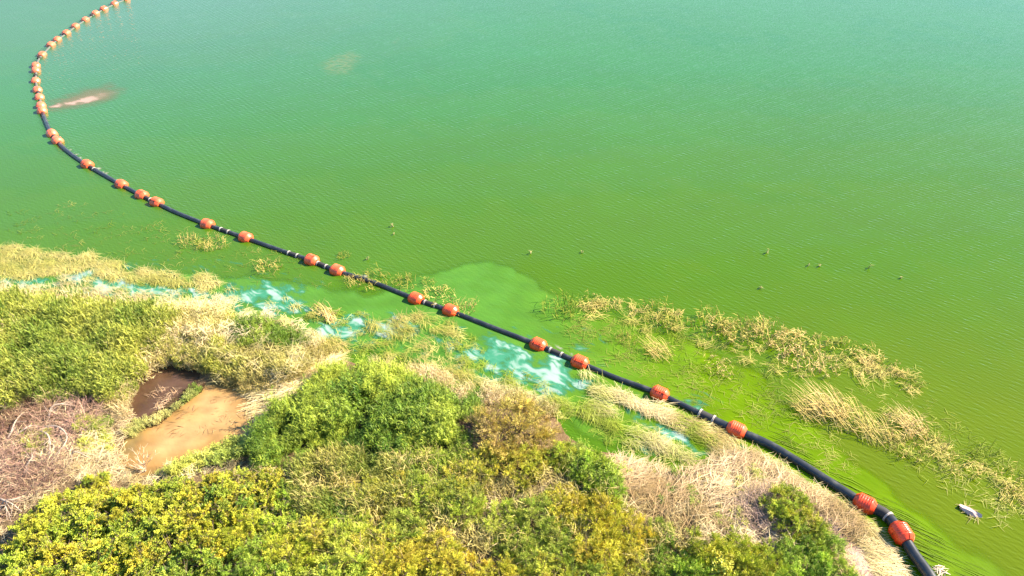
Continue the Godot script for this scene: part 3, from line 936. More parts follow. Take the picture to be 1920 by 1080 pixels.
	# standing straw round the pools and along the reed beds
	scatter("dry_reeds", "pale standing dry reeds along the edge of the dark pool", "dry reeds", [[Vector2(-21.12, -25.81), Vector2(-20.64, -27.00), Vector2(-19.69, -28.26), Vector2(-18.51, -28.69), Vector2(-17.01, -27.41), Vector2(-16.92, -26.52), Vector2(-17.96, -27.21), Vector2(-19.24, -27.13), Vector2(-19.64, -26.12), Vector2(-19.59, -24.67), Vector2(-19.58, -23.59), Vector2(-20.44, -24.31)]], 150, upright, dry, {colors = [S0, S1], size = [0.5, 0.9], tilt = 0.15, dry_land = true})
	scatter("dry_reeds", "pale dry reeds standing between reed bed and reed mound", "dry reeds", [[Vector2(-21.46, -32.71), Vector2(-18.13, -32.46), Vector2(-16.84, -31.46), Vector2(-16.54, -29.58), Vector2(-17.01, -27.41), Vector2(-18.63, -27.83), Vector2(-19.96, -30.51)]], 120, upright, dry, {colors = [O1, S1], size = [0.6, 1.0], tilt = 0.2})
	scatter("dry_reeds", "mixed straw and green stalks round the dark green reed mound", "dry reeds", [[Vector2(-17.00, -29.13), Vector2(-14.20, -27.83), Vector2(-11.83, -27.83), Vector2(-11.03, -29.58), Vector2(-10.23, -28.69), Vector2(-10.47, -27.00), Vector2(-11.72, -25.62), Vector2(-13.50, -25.42), Vector2(-15.44, -26.20), Vector2(-16.86, -27.00)]], 230, upright, dry, {colors = [O0, S0], size = [0.45, 0.8], tilt = 0.35})
	scatter("dry_reeds", "olive straw along the bank edge above the amber bush", "dry reeds", [[Vector2(-7.69, -27.83), Vector2(-4.65, -27.00), Vector2(-2.27, -25.81), Vector2(0.00, -25.35), Vector2(2.20, -24.49), Vector2(2.17, -23.77), Vector2(0.00, -24.49), Vector2(-2.21, -24.67), Vector2(-4.54, -25.81), Vector2(-6.95, -26.80)]], 150, upright, dry, {colors = [O0, S1], size = [0.45, 0.8], tilt = 0.35})

	scatter("dry_reeds", "pale stalks scattered through the green reed bed", "dry reeds", [[Vector2(-34.31, -33.49), Vector2(-27.97, -32.71), Vector2(-21.26, -32.20), Vector2(-18.98, -29.13), Vector2(-19.96, -25.42), Vector2(-22.04, -24.49), Vector2(-25.93, -23.59), Vector2(-27.87, -23.24)]], 170, upright, dry, {colors = [O1, S1], size = [0.7, 1.2], tilt = 0.25, mask = -0.1, grain = 9.0, lean = Vector3(0.3, 0, 0.2)})
	scatter("straw", "straw tangle round the dark green mound and dark pool", "straw", [[Vector2(-21.46, -32.71), Vector2(-18.26, -32.86), Vector2(-13.98, -31.46), Vector2(-11.03, -29.58), Vector2(-10.06, -27.83), Vector2(-11.81, -25.42), Vector2(-14.74, -25.81), Vector2(-16.57, -27.00), Vector2(-18.18, -27.41), Vector2(-20.22, -29.58)]], 230, loose, dry, {colors = [O1, S1], size = [0.6, 1.1], tilt = 0.4, lift = 0.8, dry_land = true})
	# flattened straw on land
	scatter("straw", "pale trampled straw mat below the pools' upper rim", "straw", [[Vector2(-13.89, -25.81), Vector2(-13.37, -27.00), Vector2(-11.73, -27.41), Vector2(-10.35, -27.83), Vector2(-9.59, -28.48), Vector2(-9.38, -27.41), Vector2(-10.77, -25.81), Vector2(-11.57, -24.49), Vector2(-12.42, -23.59), Vector2(-13.34, -23.95)]], 210, strewn, dry, {colors = [S0, S1], size = [0.7, 1.1], yaw = 0.5, fan = 0.5, tilt = 0.1, lift = 0.15})
	scatter("straw", "bleached straw field on the bank beside the pipe", "straw", [[Vector2(4.33, -21.00), Vector2(5.85, -21.00), Vector2(7.27, -20.39), Vector2(8.51, -20.33), Vector2(9.84, -21.19), Vector2(11.35, -21.57), Vector2(12.74, -20.23), Vector2(14.25, -18.87), Vector2(15.40, -17.50), Vector2(14.40, -16.73), Vector2(13.81, -18.31), Vector2(12.65, -19.15), Vector2(11.43, -18.31), Vector2(10.20, -17.24), Vector2(8.29, -16.99), Vector2(6.53, -17.50), Vector2(5.48, -18.31), Vector2(4.69, -19.73)]], 520, strewn, dry, {colors = [Color(0.30, 0.20, 0.09), Color(0.66, 0.49, 0.29)], size = [0.6, 1.05], yaw = 0.9, fan = 0.9, swirl = 1.2, tilt = 0.15, lift = 0.3})
	scatter("straw", "golden straw strip between the pipe and the bare mud path", "straw", [[Vector2(11.42, -21.83), Vector2(12.21, -21.00), Vector2(13.37, -19.88), Vector2(15.06, -18.45), Vector2(15.76, -17.24), Vector2(16.03, -15.75), Vector2(16.08, -14.15), Vector2(15.07, -15.04), Vector2(14.86, -16.73), Vector2(14.48, -18.17), Vector2(13.18, -19.29), Vector2(12.02, -20.33)]], 300, strewn, dry, {colors = [Color(0.38, 0.30, 0.10), S1], size = [0.5, 0.9], yaw = -0.55, fan = 0.6, tilt = 0.15, lift = 0.12})
	scatter("straw", "yellowish straw litter over the bank behind the left bushes", "straw", [[Vector2(-28.77, -24.67), Vector2(-24.80, -24.49), Vector2(-20.86, -24.31), Vector2(-19.18, -23.59), Vector2(-19.18, -21.90), Vector2(-18.48, -20.33), Vector2(-20.43, -20.63), Vector2(-20.86, -17.24), Vector2(-22.57, -14.82)]], 300, loose, dry, {colors = [Color(0.36, 0.24, 0.13), S1], size = [0.6, 1.0], tilt = 0.2, lift = 0.2, mask = -0.25})
	scatter("straw", "straw litter under and between the bushes of the bank", "straw", [[Vector2(-13.42, -20.02), Vector2(-10.09, -20.63), Vector2(-6.46, -20.02), Vector2(-1.55, -21.57), Vector2(1.99, -20.02), Vector2(5.72, -18.31), Vector2(10.20, -17.24), Vector2(14.25, -15.75), Vector2(13.06, -12.68), Vector2(-13.47, -12.68)]], 700, loose, dry, {colors = [Color(0.38, 0.28, 0.12), S1], size = [0.6, 1.1], tilt = 0.25, lift = 0.35, dry_land = true})
	scatter("straw", "bleached straw clearing between the olive bushes", "straw", [[Vector2(0.00, -19.88), Vector2(1.50, -20.33), Vector2(2.23, -19.88), Vector2(1.45, -18.87), Vector2(0.24, -18.73)]], 60, strewn, dry, {colors = [S0, Color(0.66, 0.50, 0.36)], size = [0.6, 1.0], tilt = 0.2, lift = 0.3})
	scatter("straw", "straw along the rim of the orange pool", "straw", [[Vector2(-13.64, -22.29), Vector2(-12.60, -23.24), Vector2(-12.62, -24.31), Vector2(-11.88, -23.59), Vector2(-12.38, -21.57), Vector2(-14.23, -20.94), Vector2(-15.58, -20.48), Vector2(-15.67, -21.06), Vector2(-14.49, -21.70)]], 70, strewn, dry, {colors = [S0, S1], size = [0.4, 0.7], yaw = 0.6, fan = 0.5, tilt = 0.1})
	scatter("dry_reeds", "tan grass stalks standing among the olive bushes", "dry grass", [[Vector2(-10.09, -20.63), Vector2(-6.61, -20.94), Vector2(-2.75, -20.33), Vector2(0.00, -20.02), Vector2(2.02, -20.63), Vector2(4.76, -18.31), Vector2(6.95, -17.24), Vector2(7.57, -15.75), Vector2(5.18, -14.59), Vector2(-1.29, -14.59), Vector2(-6.90, -14.59), Vector2(-9.27, -17.24)]], 190, upright, dry, {colors = [Color(0.40, 0.32, 0.10), O1], size = [0.6, 1.1], tilt = 0.35, lift = 0.4, mask = -0.05, grain = 9.0})
	scatter("straw", "straw and litter on the near bank of the orange pool", "straw", [[Vector2(-18.40, -20.33), Vector2(-16.55, -20.39), Vector2(-15.50, -20.94), Vector2(-14.42, -21.51), Vector2(-13.37, -22.29), Vector2(-12.38, -21.57), Vector2(-13.02, -20.33), Vector2(-15.30, -19.73), Vector2(-17.64, -19.44)]], 70, loose, dry, {colors = [Color(0.38, 0.28, 0.11), S1], size = [0.4, 0.8], tilt = 0.2, lift = 0.1})
	scatter("sprouts", "low green growth on the near bank of the orange pool", "herbs", [[Vector2(-16.50, -20.26), Vector2(-15.45, -20.82), Vector2(-14.38, -21.38), Vector2(-13.33, -22.16), Vector2(-12.36, -21.51), Vector2(-13.32, -20.48), Vector2(-15.60, -19.88)]], 60, sprout, leafy, {colors = [G0, G1], size = [0.7, 1.2], tilt = 0.3})
	scatter("twigs", "reddish brown dead brush round the pale bent branches", "dead twigs", [[Vector2(-27.12, -22.90), Vector2(-25.25, -24.31), Vector2(-23.33, -24.86), Vector2(-21.41, -24.31), Vector2(-20.64, -23.24), Vector2(-20.89, -21.57), Vector2(-20.88, -20.02), Vector2(-21.44, -18.31), Vector2(-23.32, -16.73)]], 260, brush, wood, {colors = [Color(0.20, 0.11, 0.07), Color(0.46, 0.30, 0.21)], size = [0.7, 1.2], tilt = 0.3, lift = 0.2})
	scatter("twigs", "grey brown dead brush by the foot of the bush at the mud path", "dead twigs", [[Vector2(10.31, -18.59), Vector2(11.51, -18.59), Vector2(11.82, -17.24), Vector2(10.90, -16.48), Vector2(9.90, -16.99)]], 50, brush, wood, {colors = [Color(0.24, 0.16, 0.12), Color(0.5, 0.37, 0.27)], size = [0.7, 1.1], tilt = 0.3, lift = 0.2})
	scatter("twigs", "purplish dead twigs at the foot of the amber bush", "dead twigs", [[Vector2(-2.41, -23.24), Vector2(-1.47, -23.24), Vector2(-0.77, -21.57), Vector2(-1.51, -20.63), Vector2(-2.30, -21.25)]], 40, brush, wood, {colors = [Color(0.22, 0.12, 0.09), Color(0.4, 0.26, 0.2)], size = [0.7, 1.1], tilt = 0.3, lift = 0.3})
	scatter("sprouts", "low green herbs growing through the dead brush", "herbs", [[Vector2(-23.75, -22.56), Vector2(-22.61, -22.39), Vector2(-21.60, -20.94), Vector2(-22.03, -20.33), Vector2(-23.17, -21.25)], [Vector2(-21.71, -23.24), Vector2(-20.26, -23.59), Vector2(-19.21, -21.57), Vector2(-20.35, -21.25)]], 110, sprout, leafy, {colors = [G0, G1], size = [0.5, 0.9], tilt = 0.3})

	# straw afloat on the lake
	scatter("floating_straw", "thick pale drift of floating straw along the bank's far end", "floating straw", [[Vector2(-37.57, -38.67), Vector2(-34.24, -39.17), Vector2(-31.16, -38.17), Vector2(-28.24, -38.04), Vector2(-24.73, -36.54), Vector2(-21.84, -36.25), Vector2(-19.18, -35.56), Vector2(-18.71, -34.67), Vector2(-22.31, -34.83), Vector2(-26.08, -35.67), Vector2(-29.11, -36.25), Vector2(-30.88, -35.67), Vector2(-35.87, -35.96)]], 480, strewn, dry, {afloat = true, colors = [Color(0.40, 0.38, 0.09), Color(0.60, 0.50, 0.19)], size = [0.5, 1.1], yaw = -0.7, fan = 0.6, tilt = 0.05, mask = -0.02, grain = 18.0, streak = 0.62})
	scatter("floating_straw", "pinkish straw lying between scum and the green reed bed", "floating straw", [[Vector2(-35.51, -35.39), Vector2(-30.28, -34.56), Vector2(-28.82, -35.67), Vector2(-25.44, -34.29), Vector2(-20.78, -33.49), Vector2(-19.84, -32.71), Vector2(-24.79, -32.86), Vector2(-29.03, -33.49), Vector2(-34.71, -34.12)]], 90, strewn, dry, {afloat = true, colors = [S0, S1], size = [0.5, 0.95], yaw = -0.4, fan = 0.5, tilt = 0.05, lift = 0.2})
	scatter("floating_straw", "tangled straw drift between the turquoise patches and the pipe", "floating straw", [[Vector2(-13.01, -32.71), Vector2(-11.01, -32.46), Vector2(-11.38, -31.22), Vector2(-12.71, -31.46)], [Vector2(-8.58, -31.46), Vector2(-5.77, -31.95), Vector2(-3.48, -31.22), Vector2(-2.76, -29.58), Vector2(-3.31, -28.69), Vector2(-4.82, -28.69), Vector2(-6.13, -29.58), Vector2(-7.96, -29.58)], [Vector2(-11.33, -29.58), Vector2(-7.96, -29.58), Vector2(-4.77, -28.26), Vector2(-2.93, -27.41), Vector2(-1.70, -25.81), Vector2(-4.04, -26.60), Vector2(-7.04, -27.41), Vector2(-9.55, -28.26)]], 90, strewn, dry, {afloat = true, colors = [O0, S0], size = [0.5, 1.0], yaw = -0.6, fan = 0.6, tilt = 0.08, lift = 0.2, mask = 0.0, grain = 16.0, streak = 0.6})
	scatter("floating_straw", "olive weed and straw mats between the large scum patch and straw field", "floating straw", [[Vector2(-2.98, -28.26), Vector2(-1.16, -27.00), Vector2(1.12, -25.42), Vector2(2.78, -24.86), Vector2(4.98, -24.67), Vector2(6.43, -23.24), Vector2(7.83, -22.06), Vector2(9.22, -21.25), Vector2(8.14, -21.00), Vector2(6.21, -21.73), Vector2(4.56, -23.24), Vector2(2.70, -23.59), Vector2(2.20, -24.38), Vector2(-0.56, -25.62), Vector2(-2.31, -26.60)], [Vector2(3.78, -27.00), Vector2(5.65, -25.62), Vector2(7.71, -24.49), Vector2(9.11, -23.24), Vector2(10.78, -22.39), Vector2(11.26, -21.73), Vector2(9.65, -22.06), Vector2(7.77, -23.24), Vector2(5.51, -24.49), Vector2(4.22, -25.42)]], 360, strewn, dry, {afloat = true, colors = [Color(0.26, 0.32, 0.03), S1], size = [0.45, 0.95], yaw = -0.6, fan = 0.85, tilt = 0.1, lift = 0.14, mask = 0.09, grain = 16.0, streak = 0.6})
	var mat_shape := flat_straw(18, 0.8, 0.022, 0.5, 1.5, 0.16)
	scatter("matted_reeds", "messy mat of flattened green and tan reeds between pipe and bushes", "matted reeds", [[Vector2(-13.66, -32.71), Vector2(-10.95, -32.20), Vector2(-6.41, -31.95), Vector2(-3.14, -30.88), Vector2(0.00, -27.41), Vector2(2.82, -25.62), Vector2(6.48, -23.59), Vector2(9.54, -21.57), Vector2(8.37, -20.88), Vector2(5.68, -21.64), Vector2(3.22, -23.24), Vector2(1.11, -24.67), Vector2(-1.69, -25.62), Vector2(-4.63, -26.80), Vector2(-7.72, -28.05), Vector2(-10.41, -29.58), Vector2(-12.39, -31.46)]], 190, mat_shape, dry, {afloat = true, colors = [Color(0.20, 0.28, 0.02), Color(0.60, 0.50, 0.17)], size = [0.4, 1.1], tilt = 0.1, mask = -0.1, grain = 13.0})
	scatter("matted_reeds", "tangled mat of fallen tan stalks through the dry reed line in the lake", "matted reeds", [[Vector2(2.61, -32.86), Vector2(6.27, -33.49), Vector2(10.24, -31.86), Vector2(15.42, -30.98), Vector2(19.43, -29.13), Vector2(21.51, -27.00), Vector2(21.37, -25.42), Vector2(18.30, -26.20), Vector2(14.99, -26.60), Vector2(11.74, -28.69), Vector2(7.45, -30.27), Vector2(3.81, -31.46)], [Vector2(15.75, -25.42), Vector2(18.11, -24.31), Vector2(20.58, -22.56), Vector2(22.70, -20.63), Vector2(24.33, -19.15), Vector2(23.33, -17.50), Vector2(21.71, -19.73), Vector2(18.94, -21.25), Vector2(16.49, -22.90)]], 120, mat_shape, dry, {afloat = true, colors = [Color(0.18, 0.24, 0.015), Color(0.60, 0.44, 0.15)], size = [0.5, 1.2], tilt = 0.12, lift = 0.1, mask = -0.3, grain = 12.0})
	scatter("matted_reeds", "thin streaks of flattened stalks among the turquoise scum at the bank's far end", "matted reeds", [[Vector2(-35.53, -36.54), Vector2(-29.41, -36.83), Vector2(-24.26, -36.25), Vector2(-18.26, -34.83), Vector2(-13.20, -33.49), Vector2(-12.18, -31.95), Vector2(-17.56, -32.71), Vector2(-23.09, -33.49), Vector2(-30.13, -34.29), Vector2(-34.31, -34.56)]], 70, strewn, dry, {afloat = true, colors = [Color(0.34, 0.36, 0.06), Color(0.62, 0.52, 0.2)], size = [0.4, 0.9], yaw = -0.6, fan = 0.6, mask = 0.05, grain = 18.0, streak = 0.6})
	scatter("straw", "straw litter on the bare earth beside the orange pool's outer end", "straw", [[Vector2(-21.83, -21.90), Vector2(-19.29, -21.73), Vector2(-18.41, -20.63), Vector2(-17.83, -19.88), Vector2(-19.11, -19.44), Vector2(-21.13, -20.02)]], 70, loose, dry, {colors = [Color(0.34, 0.24, 0.12), S1], size = [0.5, 0.95], tilt = 0.25, lift = 0.15})
	scatter("sprouts", "green shoots growing through the bleached straw field", "herbs", [[Vector2(4.79, -20.63), Vector2(7.23, -20.17), Vector2(11.10, -20.63), Vector2(13.14, -19.15), Vector2(11.43, -18.31), Vector2(9.67, -16.99), Vector2(6.58, -17.77)]], 45, sprout, leafy, {colors = [G0, G1], size = [0.4, 0.9], tilt = 0.3, mask = 0.0, grain = 9.0})
	scatter("floating_straw", "sunlit straw bands drifting beside the third float", "floating straw", [[Vector2(5.35, -25.50), Vector2(7.95, -24.23), Vector2(9.92, -23.24), Vector2(11.21, -22.03), Vector2(9.75, -22.49), Vector2(7.30, -23.66)], [Vector2(9.63, -21.96), Vector2(9.91, -20.94), Vector2(11.09, -21.57), Vector2(10.51, -22.39)]], 170, strewn, dry, {afloat = true, colors = [S0, S1], size = [0.4, 0.8], yaw = -0.5, fan = 0.8, tilt = 0.1, lift = 0.15})
	scatter("floating_stalks", "thin scattered stalks floating between bank straw and the pipe", "stalks", [[Vector2(-37.05, -43.43), Vector2(-33.52, -44.93), Vector2(-28.86, -43.43), Vector2(-23.76, -41.30), Vector2(-17.52, -39.30), Vector2(-12.35, -35.67), Vector2(-10.56, -33.49), Vector2(-16.47, -35.67), Vector2(-23.11, -36.83), Vector2(-30.09, -38.17), Vector2(-34.50, -39.63)]], 150, thin, dry, {afloat = true, colors = [Color(0.16, 0.22, 0.02), Color(0.44, 0.40, 0.10)], size = [0.4, 1.2], yaw = -0.85, fan = 0.5, mask = 0.05, grain = 9.0, tilt = 0.04})
	scatter("floating_stalks", "thin green weed lying in the algae beyond the pipe", "stalks", [[Vector2(3.18, -31.46), Vector2(7.05, -31.95), Vector2(11.03, -29.58), Vector2(14.25, -27.00), Vector2(14.94, -24.67), Vector2(15.99, -21.57), Vector2(16.90, -20.02), Vector2(15.13, -20.63), Vector2(12.67, -22.56), Vector2(9.48, -25.05), Vector2(6.40, -27.00), Vector2(3.64, -29.13)]], 430, thin, dry, {afloat = true, colors = [Color(0.11, 0.19, 0.008), Color(0.44, 0.40, 0.09)], size = [0.4, 1.15], yaw = -0.7, fan = 0.9, mask = -0.05, grain = 10.0, tilt = 0.04})
	scatter("floating_stalks", "loose stalks lying on the water beyond the dry reed clumps", "stalks", [[Vector2(18.77, -27.41), Vector2(22.28, -27.41), Vector2(21.78, -23.95), Vector2(24.06, -21.25), Vector2(23.82, -18.31), Vector2(22.25, -17.24), Vector2(20.43, -19.15), Vector2(18.66, -20.63), Vector2(17.69, -23.24)]], 170, thin, dry, {afloat = true, colors = [Color(0.16, 0.22, 0.01), Color(0.50, 0.46, 0.12)], size = [0.4, 1.2], yaw = -0.6, fan = 1.3, mask = 0.0, grain = 10.0, tilt = 0.04})
	var weed := flat_straw(5, 2.6, 0.032, 0.5, 0.06, 0.0)
	scatter("waterweed", "long dark green waterweed strands streaming beside the pipe", "waterweed", [[Vector2(11.79, -23.24), Vector2(14.14, -22.22), Vector2(15.91, -20.02), Vector2(17.92, -17.90), Vector2(19.69, -15.51), Vector2(20.20, -13.71), Vector2(17.67, -13.71), Vector2(17.03, -16.99), Vector2(16.67, -18.31), Vector2(15.02, -20.33)]], 36, weed, dry, {afloat = true, colors = [Color(0.075, 0.13, 0.003), Color(0.12, 0.19, 0.005)], size = [0.6, 1.2], yaw = -0.6, fan = 0.08, mask = -0.2})

	# dry reed clumps that stand in the lake
	var shapes := []
	for k in 4: shapes.append(dry_stalks(70, 0.85, 0.95, Vector3(rf(-0.3, 0.5), 0, rf(-0.1, 0.4)), 0.4, 0.024))
	var leaning := dry_stalks(70, 1.5, 0.75, Vector3(-0.5, 0, -0.7) * 1.6, 0.2, 0.025)
	var fan := dry_stalks(50, 1.9, 0.3, Vector3(-0.8, -0.5, -0.8) * 1.6, 0.1, 0.05)
	var tints := [Color(0.40, 0.34, 0.07), Color(0.56, 0.42, 0.13), Color(0.68, 0.48, 0.19), Color(0.28, 0.32, 0.04)]
	var clumps := [   # place, size, tint, shape, label
		[Vector2(2.91, -32.35), 1.2, 3, 0, "dark olive reed clump at the near end of the reed line beyond the pipe"],
		[Vector2(3.93, -32.15), 1.0, 3, 1, "dark olive reed clump second from the line's end by the algae slick"],
		[Vector2(4.91, -33.07), 0.9, 1, 2, "tan reed tuft standing out at the edge of the algae slick"],
		[Vector2(5.94, -32.91), 0.85, 1, 3, "small tan reed tuft beside the tuft at the slick's edge"],
		[Vector2(8.64, -31.86), 1.1, 0, 0, "olive reed clump before the widest part of the dry reed line"],
		[Vector2(9.58, -31.37), 1.1, 0, 2, "olive reed clump with straw tips joining the dry reed line"],
		[Vector2(11.62, -30.88), 1.3, 0, 1, "dense dark based reed clump starting the widest dry reed belt"],
		[Vector2(12.61, -30.41), 1.3, 1, 3, "broad golden brown reed clump in the widest dry reed belt"],
		[Vector2(13.58, -29.95), 1.3, 0, 0, "broad olive brown reed clump in the middle of the dry reed belt"],
		[Vector2(14.84, -30.04), 1.2, 1, 2, "golden reed clump behind the bleached fallen stalks"],
		[Vector2(15.75, -29.22), 1.2, 2, 1, "bright straw coloured reed clump above the bleached fallen stalks"],
		[Vector2(16.85, -29.58), 1.1, 1, 0, "tan reed clump beside the bright straw coloured clump"],
		[Vector2(15.92, -27.66), 1.2, 2, 3, "bleached bent reed clump at the heart of the belt's near edge"],
		[Vector2(17.15, -27.41), 1.0, 2, 2, "reddish straw clump at the near edge of the dry reed belt"],
		[Vector2(18.74, -28.91), 1.0, 0, 1, "thin olive reed clump on the lake side of the belt"],
		[Vector2(19.87, -28.35), 1.0, 1, 3, "thin tan reed clump farther along the belt's lake side"],
		[Vector2(20.67, -27.41), 0.9, 1, 0, "small tan reed clump near the belt's far end"],
		[Vector2(21.30, -26.52), 0.8, 0, 2, "sparse reed clump at the belt's far end"],
		[Vector2(8.50, -28.26), 0.9, 1, 4, "leaning tan stalks alone in the algae between pipe and belt"],
		[Vector2(11.31, -27.50), 0.9, 2, 2, "lone bright reed tuft between the fourth float and the belt"],
		[Vector2(6.59, -29.58), 0.7, 0, 3, "thin reed tuft in the algae near the fifth float"],
		[Vector2(16.36, -24.02), 1.15, 2, 4, "largest sheaf of leaning straw stalks beyond the third float"],
		[Vector2(17.02, -23.24), 1.2, 1, 4, "leaning straw sheaf just behind the largest leaning sheaf"],
		[Vector2(15.41, -23.80), 0.9, 1, 4, "small leaning straw sheaf before the largest leaning sheaf"],
		[Vector2(19.56, -23.24), 1.1, 2, 1, "spreading straw clump in open water past the leaning sheaves"],
		[Vector2(20.18, -22.83), 0.9, 2, 4, "straw sheaf leaning beside the spreading straw clump"],
		[Vector2(18.12, -22.36), 1.0, 1, 4, "long low straw sheaf between the leaning sheaves and the open water"],
		[Vector2(20.37, -21.83), 0.9, 1, 3, "golden straw tuft with stalks fallen across the water"],
		[Vector2(19.14, -21.70), 0.9, 1, 2, "ragged straw tuft before the golden tuft with fallen stalks"],
		[Vector2(21.26, -20.78), 0.9, 1, 0, "tangled straw tuft near the pale debris"],
		[Vector2(22.92, -21.51), 0.8, 3, 1, "greenish reed tuft in the water near the picture's edge"],
		[Vector2(23.40, -19.88), 1.0, 1, 2, "straw clump in the water at the picture's edge"],
		[Vector2(22.99, -18.73), 1.0, 0, 3, "sparse olive clump below the straw clump at the picture's edge"],
		[Vector2(-15.93, -36.83), 0.9, 1, 0, "small bright reed tuft standing alone near the tenth float"],
		[Vector2(-22.39, -39.63), 0.8, 1, 3, "thin reed tuft in the water below the twelfth float"],
		[Vector2(-20.49, -39.43), 1.0, 1, 1, "brightest reed tuft below the pipe between twelfth and eleventh floats"],
		[Vector2(-21.08, -39.56), 0.7, 0, 2, "olive reed tuft beside the brightest tuft below the pipe"],
		[Vector2(-8.68, -35.22), 1.1, 0, 0, "olive reed clump on the lake side of the pipe past the ninth float"],
		[Vector2(-10.02, -35.11), 0.7, 1, 2, "small tuft caught on the bank side of the pipe past the ninth float"],
		[Vector2(-6.76, -34.83), 0.9, 0, 3, "thin olive reed clump on the lake side before the eighth float"],
		[Vector2(-4.46, -33.59), 1.1, 1, 1, "tan reed clump touching the pipe between seventh and eighth floats"],
		[Vector2(-2.98, -32.46), 0.9, 1, 2, "tan reed tuft behind the seventh float"],
		[Vector2(-5.28, -35.22), 0.5, 0, 0, "tiny olive tuft out in the water beyond the eighth float"],
		[Vector2(-10.58, -31.17), 0.9, 2, 5, "fan of bleached stalks beside the turquoise scum"],
		[Vector2(-11.26, -38.04), 0.5, 0, 1, "tiny tuft beyond the ninth float"],
	]
	var made := {}
	for c in clumps:
		var o: MeshInstance3D
		var mesh: Mesh = leaning if c[3] == 4 else (fan if c[3] == 5 else shapes[c[3]])
		var key: int = c[2]
		if not made.has(key):
			var m := dry.duplicate() as StandardMaterial3D
			m.albedo_color = tints[key].linear_to_srgb()
			made[key] = m
		o = part("reed_clump", mesh, made[key], self)
		o.position = Vector3(c[0].x, -0.02, c[0].y)
		o.rotation.y = rf(-0.25, 0.25) if c[3] >= 4 else rf(0, TAU)
		o.scale = Vector3(c[1], c[1] * rf(0.7, 0.95), c[1])
		tag(o, c[4], "reed clump", "dry reed clumps standing in the lake")


